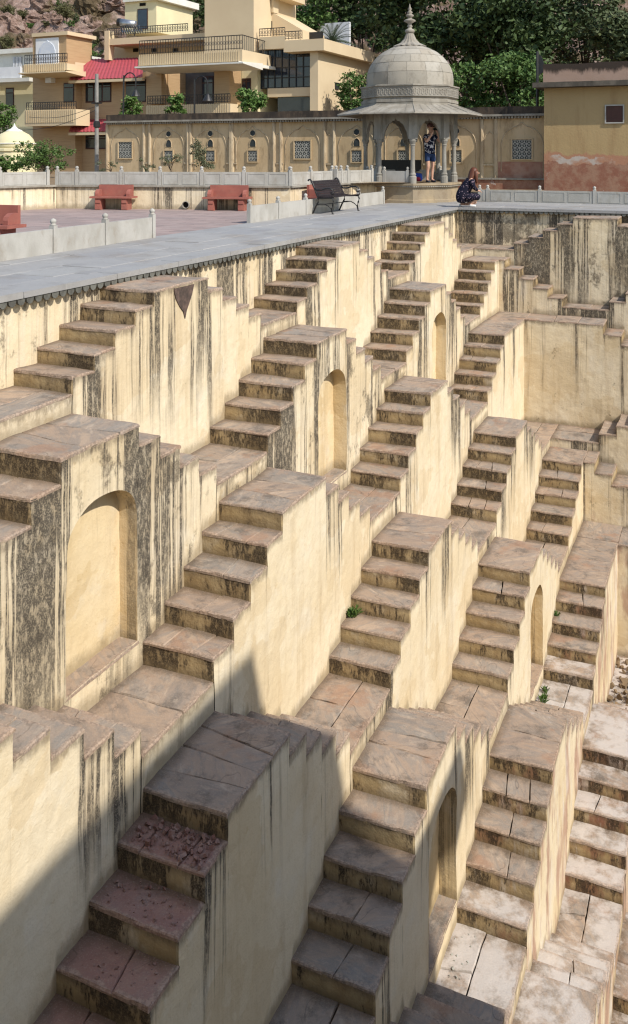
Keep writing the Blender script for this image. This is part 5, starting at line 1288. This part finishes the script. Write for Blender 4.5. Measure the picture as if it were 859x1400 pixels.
# ------------------------------------------------------------------ plants
def foliage(name, mat, parent, lobes, n, size, seed, aspect=.55, shell=.55, droop=0.0):
    """leaf-sized faces spread through several lobes: (centre, radii)"""
    r = random.Random(seed); mb = MB(); tot = sum(l[1][0]*l[1][2] for l in lobes)
    for c, rad in lobes:
        k = max(8, int(n*rad[0]*rad[2]/tot)); cl = max(3, k//26); subs = []
        for _ in range(cl):
            d = Vector((r.gauss(0, 1), r.gauss(0, 1), r.gauss(0, 1))).normalized(); f = shell+(1-shell)*r.random()**.6
            subs.append((Vector((c[0]+rad[0]*d.x*f, c[1]+rad[1]*d.y*f, c[2]+rad[2]*d.z*f)), r.random(), r.uniform(.6, 1.3)))
        for _ in range(k):
            sc, tone, ss = r.choice(subs); sp = min(rad)*.34*ss
            p = sc+Vector((r.gauss(0, sp), r.gauss(0, sp), r.gauss(0, sp*.75)))
            a = Vector((r.gauss(0, 1), r.gauss(0, 1), r.gauss(0, .7)-droop)).normalized(); b = a.cross(Vector((r.gauss(0, 1), r.gauss(0, 1), r.gauss(0, 1)))).normalized()
            s_ = size*r.uniform(.6, 1.35); w = s_*aspect*.5; t = min(1, max(0, tone+r.uniform(-.25, .25)))
            q = [p-a*s_*.5, p+b*w-a*s_*.05, p+a*s_*.5, p-b*w-a*s_*.05]
            mb.face([mb.vert(x, tone=t) for x in q])
    return tag(mb.build(name, mat, parent), kind=None)
def tree(name, label, pos, h, lobes, n, size, mat, seed, group=None, trunk_r=.16, cat='tree', shell=.55):
    """lobes given relative to pos"""
    p = Vector(pos); root = empty(name, p); tag(root, label, cat, group); r = random.Random(seed)
    mb = MB(); top = p+Vector((r.uniform(-.2, .2), 0, h*.55)); mb.tube([p+Vector((0, 0, -.3)), p.lerp(top, .5)+Vector((r.uniform(-.1, .1), 0, 0)), top], [trunk_r, trunk_r*.8, trunk_r*.55], 8)
    for c, rad in lobes: mb.tube([p.lerp(top, .6), (p.lerp(top, .6)+p+Vector(c))/2+Vector((0, 0, .1)), p+Vector(c)], [trunk_r*.5, trunk_r*.32, trunk_r*.12], 6)
    mb.build('trunk', M['bark'], root)
    foliage('crown', M[mat], root, [((p.x+c[0], p.y+c[1], p.z+c[2]), rad) for c, rad in lobes], n, size, seed, shell=shell)
    return root
def px_tree(name, label, px, py, y, zb, w, h, n, size, mat, seed, nl=7, **kw):
    """crown centred on pixel (px,py) in plane y, about w x h metres, standing on zb"""
    c = at_y(px, py, y); r = random.Random(seed*7+1); lob = []
    for i in range(nl):
        a = r.uniform(0, 6.28); q = r.uniform(.15, .75); e = r.uniform(-.75, .75)
        lob.append(((w/2*q*math.cos(a), w/2*q*.8*math.sin(a), c.z-zb+h/2*e), (w*r.uniform(.17, .27), w*r.uniform(.16, .24), h*r.uniform(.14, .22))))
    return tree(name, label, (c.x, y, zb), c.z-zb+h*.3, lob, n, size, mat, seed, **kw)
# big trees between the pavilion and the hill
G1 = 'broad trees at the foot of the hill'
px_tree('leafy_tree', 'tall dark tree with a gap of sky in its crown above the pavilion finial', 640, 25, 43, 1.2, 7.0, 6.5, 9000, .34, 'leaf_dark', 1, 12, group=G1)
px_tree('leafy_tree', 'dark tree right behind the pavilion finial', 560, 20, 46, 1.2, 6.0, 5.5, 6000, .34, 'leaf_dark', 2, 10, group=G1)
px_tree('leafy_tree', 'dark overhanging tree above the bright green thicket', 700, 45, 41, 1.0, 5.0, 5.0, 6500, .30, 'leaf_dark', 3, 10, group=G1)
px_tree('leafy_tree', 'bright green feathery thicket beside the pavilion dome', 652, 120, 37, .6, 5.2, 2.6, 8000, .19, 'leaf_mid', 4, 12, group=G1)
px_tree('leafy_tree', 'bright green feathery thicket beside the ochre building parapet', 710, 118, 36, .6, 3.8, 2.8, 6000, .18, 'leaf_mid', 5, 10, group=G1)
px_tree('leafy_tree', 'dull green hillside tree above the ochre building', 800, 40, 46, 3.0, 6.5, 5.0, 7000, .26, 'leaf_grey2', 6, 11, group=G1)
px_tree('leafy_tree', 'dull green hillside tree beyond the ochre building, leaning over its roof', 850, 62, 42, 2.5, 4.0, 3.4, 4500, .24, 'leaf_grey2', 7, 9, group=G1)
px_tree('leafy_tree', 'dark tree on the slope between palm and pavilion', 500, 22, 52, 3.5, 6.0, 5.0, 4500, .34, 'leaf_dark', 8, 9, group=G1)
px_tree('leafy_tree', 'mid green tree at the foot of the slope beside the cream house', 487, 128, 39, .6, 2.2, 2.6, 3200, .17, 'leaf_mid', 9, 7, group=G1)
px_tree('leafy_tree', 'dark tree behind the stair block of the cream house', 410, 8, 50, 3, 5.0, 3.6, 4000, .28, 'leaf_mid', 10, 8, group=G1)
px_tree('leafy_tree', 'dark scrub tree between stair tower and big block of the cream house', 252, 8, 52, 4, 5.5, 3.2, 4000, .28, 'leaf_dark', 12, 8, group=G1)
# garden shrubs
G2 = 'garden shrubs around the terrace'
px_tree('garden_shrub', 'rounded citrus-like tree in front of the cream house, rising over the arcade', 352, 140, 31, .6, 1.9, .95, 3600, .12, 'leaf_bright', 21, 8, group=G2, trunk_r=.06)
px_tree('garden_shrub', 'small upright tree over the arcade, under the nearer swan-neck lamp', 183, 150, 30.5, .6, 1.0, 1.2, 1500, .13, 'leaf_bright', 22, 6, group=G2, trunk_r=.05)
px_tree('garden_shrub', 'small leafy tree over the arcade in front of the porch', 240, 147, 30.5, .6, .85, 1.0, 1400, .13, 'leaf_bright', 23, 6, group=G2, trunk_r=.05)
px_tree('garden_shrub', 'big sprawling bush on the raised terrace below the white dome', 58, 212, 22.5, .62, 2.2, 1.15, 4200, .085, 'leaf_mid', 24, 11, group=G2, trunk_r=.05)
px_tree('garden_shrub', 'low bush at the edge of the terrace beside the white dome', 8, 224, 21.5, .62, 1.2, .6, 2000, .10, 'leaf_mid', 25, 7, group=G2, trunk_r=.04)
px_tree('garden_shrub', 'leafy bush beside the old pale house', 6, 165, 34, .6, 1.8, 1.8, 1500, .16, 'leaf_bright', 29, 6, group=G2, trunk_r=.05)
px_tree('garden_shrub', 'dusty upright shrub hiding the third arch of the arcade', 276, 212, 25.6, .62, .95, 1.3, 1500, .07, 'leaf_grey', 26, 7, group=G2, trunk_r=.03, shell=.2)
px_tree('garden_shrub', 'thin dusty shrub under the second arch of the arcade', 232, 222, 25.6, .62, 1.0, .75, 600, .06, 'leaf_grey', 27, 6, group=G2, trunk_r=.025, shell=.1)
px_tree('garden_shrub', 'sparse dry shrub between the first two arches of the arcade', 203, 226, 25.9, .62, .9, .6, 350, .06, 'leaf_grey', 28, 5, group=G2, trunk_r=.02, shell=.1)
px_tree('garden_shrub', 'straggly bush at the end of the arcade wall below the utility pole', 152, 228, 25.9, .62, 1.2, .55, 420, .06, 'leaf_grey', 30, 6, group=G2, trunk_r=.02, shell=.1)
# scrub on the hillside
G3 = 'bushes scattered on the rocky slope'
rb = random.Random(77); spots = [(88, 20, 2.4, 2.2, 'leaf_dry', 'round euphorbia-like bush with pale stems on the pink rock'), (30, 22, 1.6, 1.3, 'leaf_dry', None), (118, 78, 2.0, 1.2, 'leaf_mid', None), (45, 70, 1.8, 1.0, 'leaf_dry', None), (8, 60, 2.0, 1.6, 'leaf_dry', None), (140, 75, 1.5, 1.0, 'leaf_dark', None), (440, 8, 2.2, 1.6, 'leaf_mid', None),
         (520, 62, 2.0, 1.2, 'leaf_mid', None), (495, 95, 1.8, 1.4, 'leaf_mid', None), (545, 45, 2.0, 1.2, 'leaf_dry', None), (770, 95, 2.4, 1.3, 'leaf_dark', None), (830, 15, 2.6, 1.8, 'leaf_grey2', None), (755, 12, 2.2, 1.6, 'leaf_grey2', None), (380, 5, 2.0, 1.4, 'leaf_mid', None), (160, 40, 1.4, 1.0, 'leaf_dry', None), (10, 15, 1.8, 1.4, 'leaf_dry', None), (65, 48, 1.2, .8, 'leaf_dry', None), (275, 20, 2.6, 1.6, 'leaf_dark', None), (480, 50, 1.6, 1.1, 'leaf_dry', None), (845, 88, 2.6, 1.3, 'leaf_grey2', None)]
for _ in range(60):
    q = rb.choice([(rb.uniform(0, 170), rb.uniform(0, 90)), (rb.uniform(440, 560), rb.uniform(5, 100)), (rb.uniform(735, 859), rb.uniform(0, 90)), (rb.uniform(220, 285), rb.uniform(0, 35))])
    spots.append((q[0], q[1], rb.uniform(.7, 1.7), rb.uniform(.5, 1.1), rb.choice(['leaf_dry', 'leaf_dry', 'leaf_grey2', 'leaf_mid']), None))
for i, (px, py, w, h, mt, lab) in enumerate(spots):
    p = on_hill(px, py+8); lob = []
    for k in range(6): a = rb.uniform(0, 6.28); q = rb.uniform(.1, .6); lob.append(((w/2*q*math.cos(a), w/2*q*math.sin(a), h*rb.uniform(.25, .8)), (w*.24, w*.24, h*.24)))
    tree('hillside_bush', lab or {'leaf_dry': 'dry olive', 'leaf_grey2': 'dull green', 'leaf_mid': 'fresh green', 'leaf_dark': 'dark green'}[mt]+(' spreading' if w > 1.9 else ' small' if w < 1.2 else '')+' bush on the rocky hillside '+zone(px), p, h*.6, lob, (1500 if i < 20 else 500) if i else 3000, .15, mt, 100+i, group=G3, trunk_r=.05, cat='bush', shell=.3)
# date palm beside the cream house
def palm():
    c = at_y(452, 33, 44); root = empty('palm_tree', (c.x, 44, 1.5)); tag(root, 'feathery date palm above the roof of the cream house', 'palm'); r = random.Random(9)
    mb = MB(); mb.tube([(c.x, 44, 1.2), (c.x+.1, 44, c.z-1.0)], [.25, .22], 8); mb.build('trunk', M['bark'], root)
    for k in range(44):
        a = r.uniform(0, 6.28); el = r.uniform(-.2, 1.35); L = r.uniform(1.6, 2.2); mb = MB(); pts = []
        d = Vector((math.cos(a)*math.cos(el), math.sin(a)*math.cos(el), math.sin(el)))
        for i in range(9): t = i/8; pts.append(Vector((c.x+.1, 44, c.z-1.0))+d*L*t+Vector((0, 0, -.75*t*t)))
        mb.tube(pts, [.02*(1-i/10) for i in range(9)], 4)
        for i in range(1, 9):
            tdir = (pts[i]-pts[i-1]).normalized(); sd_ = tdir.cross(Vector((0, 0, 1))).normalized()
            for s_ in (-1, 1):
                for q in (0, .5):
                    b = pts[i-1].lerp(pts[i], q+.25); e = b+(sd_*s_*.8+tdir*.7+Vector((0, 0, .25))).normalized()*.36*(1.1-i/12); w = tdir*.02
                    mb.face([mb.vert(x, tone=r.random()) for x in (b-w, b+w, e)])
        mb.build('frond', M['leaf_palm'], root)
palm()
mb = MB(); mb2, a, b, z0, z1 = fbox(438, 31, 478, 64, 50, .2); hb = tag(mb2.build('hoarding', M['white_trim']), 'white hoarding behind the date palm', 'hoarding')
# ------------------------------------------------------------------ small things on the stairs
def tuft(name, lab, p, n, s, seed, cat='plant'):
    r = random.Random(seed); mb = MB(); p = Vector(p)
    for i in range(n):
        a = r.uniform(0, 6.28); b = p+Vector((r.uniform(-.4, .4)*s, r.uniform(-.4, .4)*s, 0)); e = b+Vector((math.cos(a)*s*r.uniform(.2, .8), math.sin(a)*s*r.uniform(.2, .8), s*r.uniform(.3, 1.1))); m_ = b.lerp(e, .55)+Vector((0, 0, .18*s)); w = Vector((-math.sin(a), math.cos(a), 0))*s*.09; t = r.random()
        mb.face([mb.vert(x, tone=t) for x in (b-w*.4, b+w*.4, m_+w, e, m_-w)])
    return tag(mb.build(name, M['leaf_bright']), lab, cat)
def tread_z(row, k): return Z0[row]-RI[row]*k
tuft('green_weed', 'bright green weed on a step of the fourth-tier stair', (XO[3]+.07, 8.542-3*.382+.26, tread_z(4, 3)+.0), 55, .13, 1)
for i in range(5): tuft('grass_tuft', 'creeping grass in the joint of the sixth-tier landing by the arched niche', (XO[5]+.10+.03*math.sin(i*2), 12.05-.28*i+.0, zl(6)), 26, .11+.02*(i % 2), 40+i, 'grass')['group'] = 'grass tufts on the landing'
tuft('grass_tuft', 'small weed at the foot of the corner platform steps', (XO[5]+.05, 14.101-1.5*.416, tread_z(6, 2)), 22, .10, 50, 'grass')
def rubble(name, lab, n, fn, smin, smax, mat, seed):
    r = random.Random(seed); mb = MB()
    for i in range(n):
        x, y, z = fn(r); s_ = smin+(smax-smin)*r.random()**3; ax_ = [Vector((r.gauss(0, 1), r.gauss(0, 1), r.gauss(0, 1))).normalized() for _ in range(2)]
        a = ax_[0]; b = a.cross(ax_[1]).normalized(); c = a.cross(b)
        mb.obox((x, y, z+s_*.25), a*s_*.5*r.uniform(.6, 1), b*s_*.5*r.uniform(.5, 1), c*s_*.5*r.uniform(.25, .6))
    return tag(mb.build(name, M[mat]), lab, kind='stuff')
def on_step(row, u0, t, j):
    return lambda r: (XO[row-1]+.08+(XO[row]-XO[row-1]-.13)*r.random()**.8, u0-j*t+.03+(t-.06)*r.random(), tread_z(row, j)+.002)
rubble('plaster_rubble', 'broken red plaster chips lying on the dark fourth-tier step', 260, on_step(4, 3.053, .37, 1), .008, .06, 'chip', 1)
rubble('plaster_rubble', 'scattered plaster chips on the next dark fourth-tier step', 90, on_step(4, 3.053, .37, 2), .006, .032, 'chip', 2)
rubble('plaster_rubble', 'few plaster chips on the third dark fourth-tier step', 60, on_step(4, 3.053, .37, 3), .006, .03, 'chip', 3)
rubble('plaster_rubble', 'small grit on the dusty flagstones of the sixth-tier landing', 60, lambda r: (XO[5]+.05+.25*r.random(), 5.9+1.0*r.random(), zl(6)+.002), .008, .03, 'jali', 4)
rubble('stone_rubble', 'loose stones and soil on the lowest corner landing', 420, lambda r: (XO[6]+.02+1.6*r.random(), 13.9+2.1*r.random(), zl(7)+.01), .02, .13, 'mud', 5)
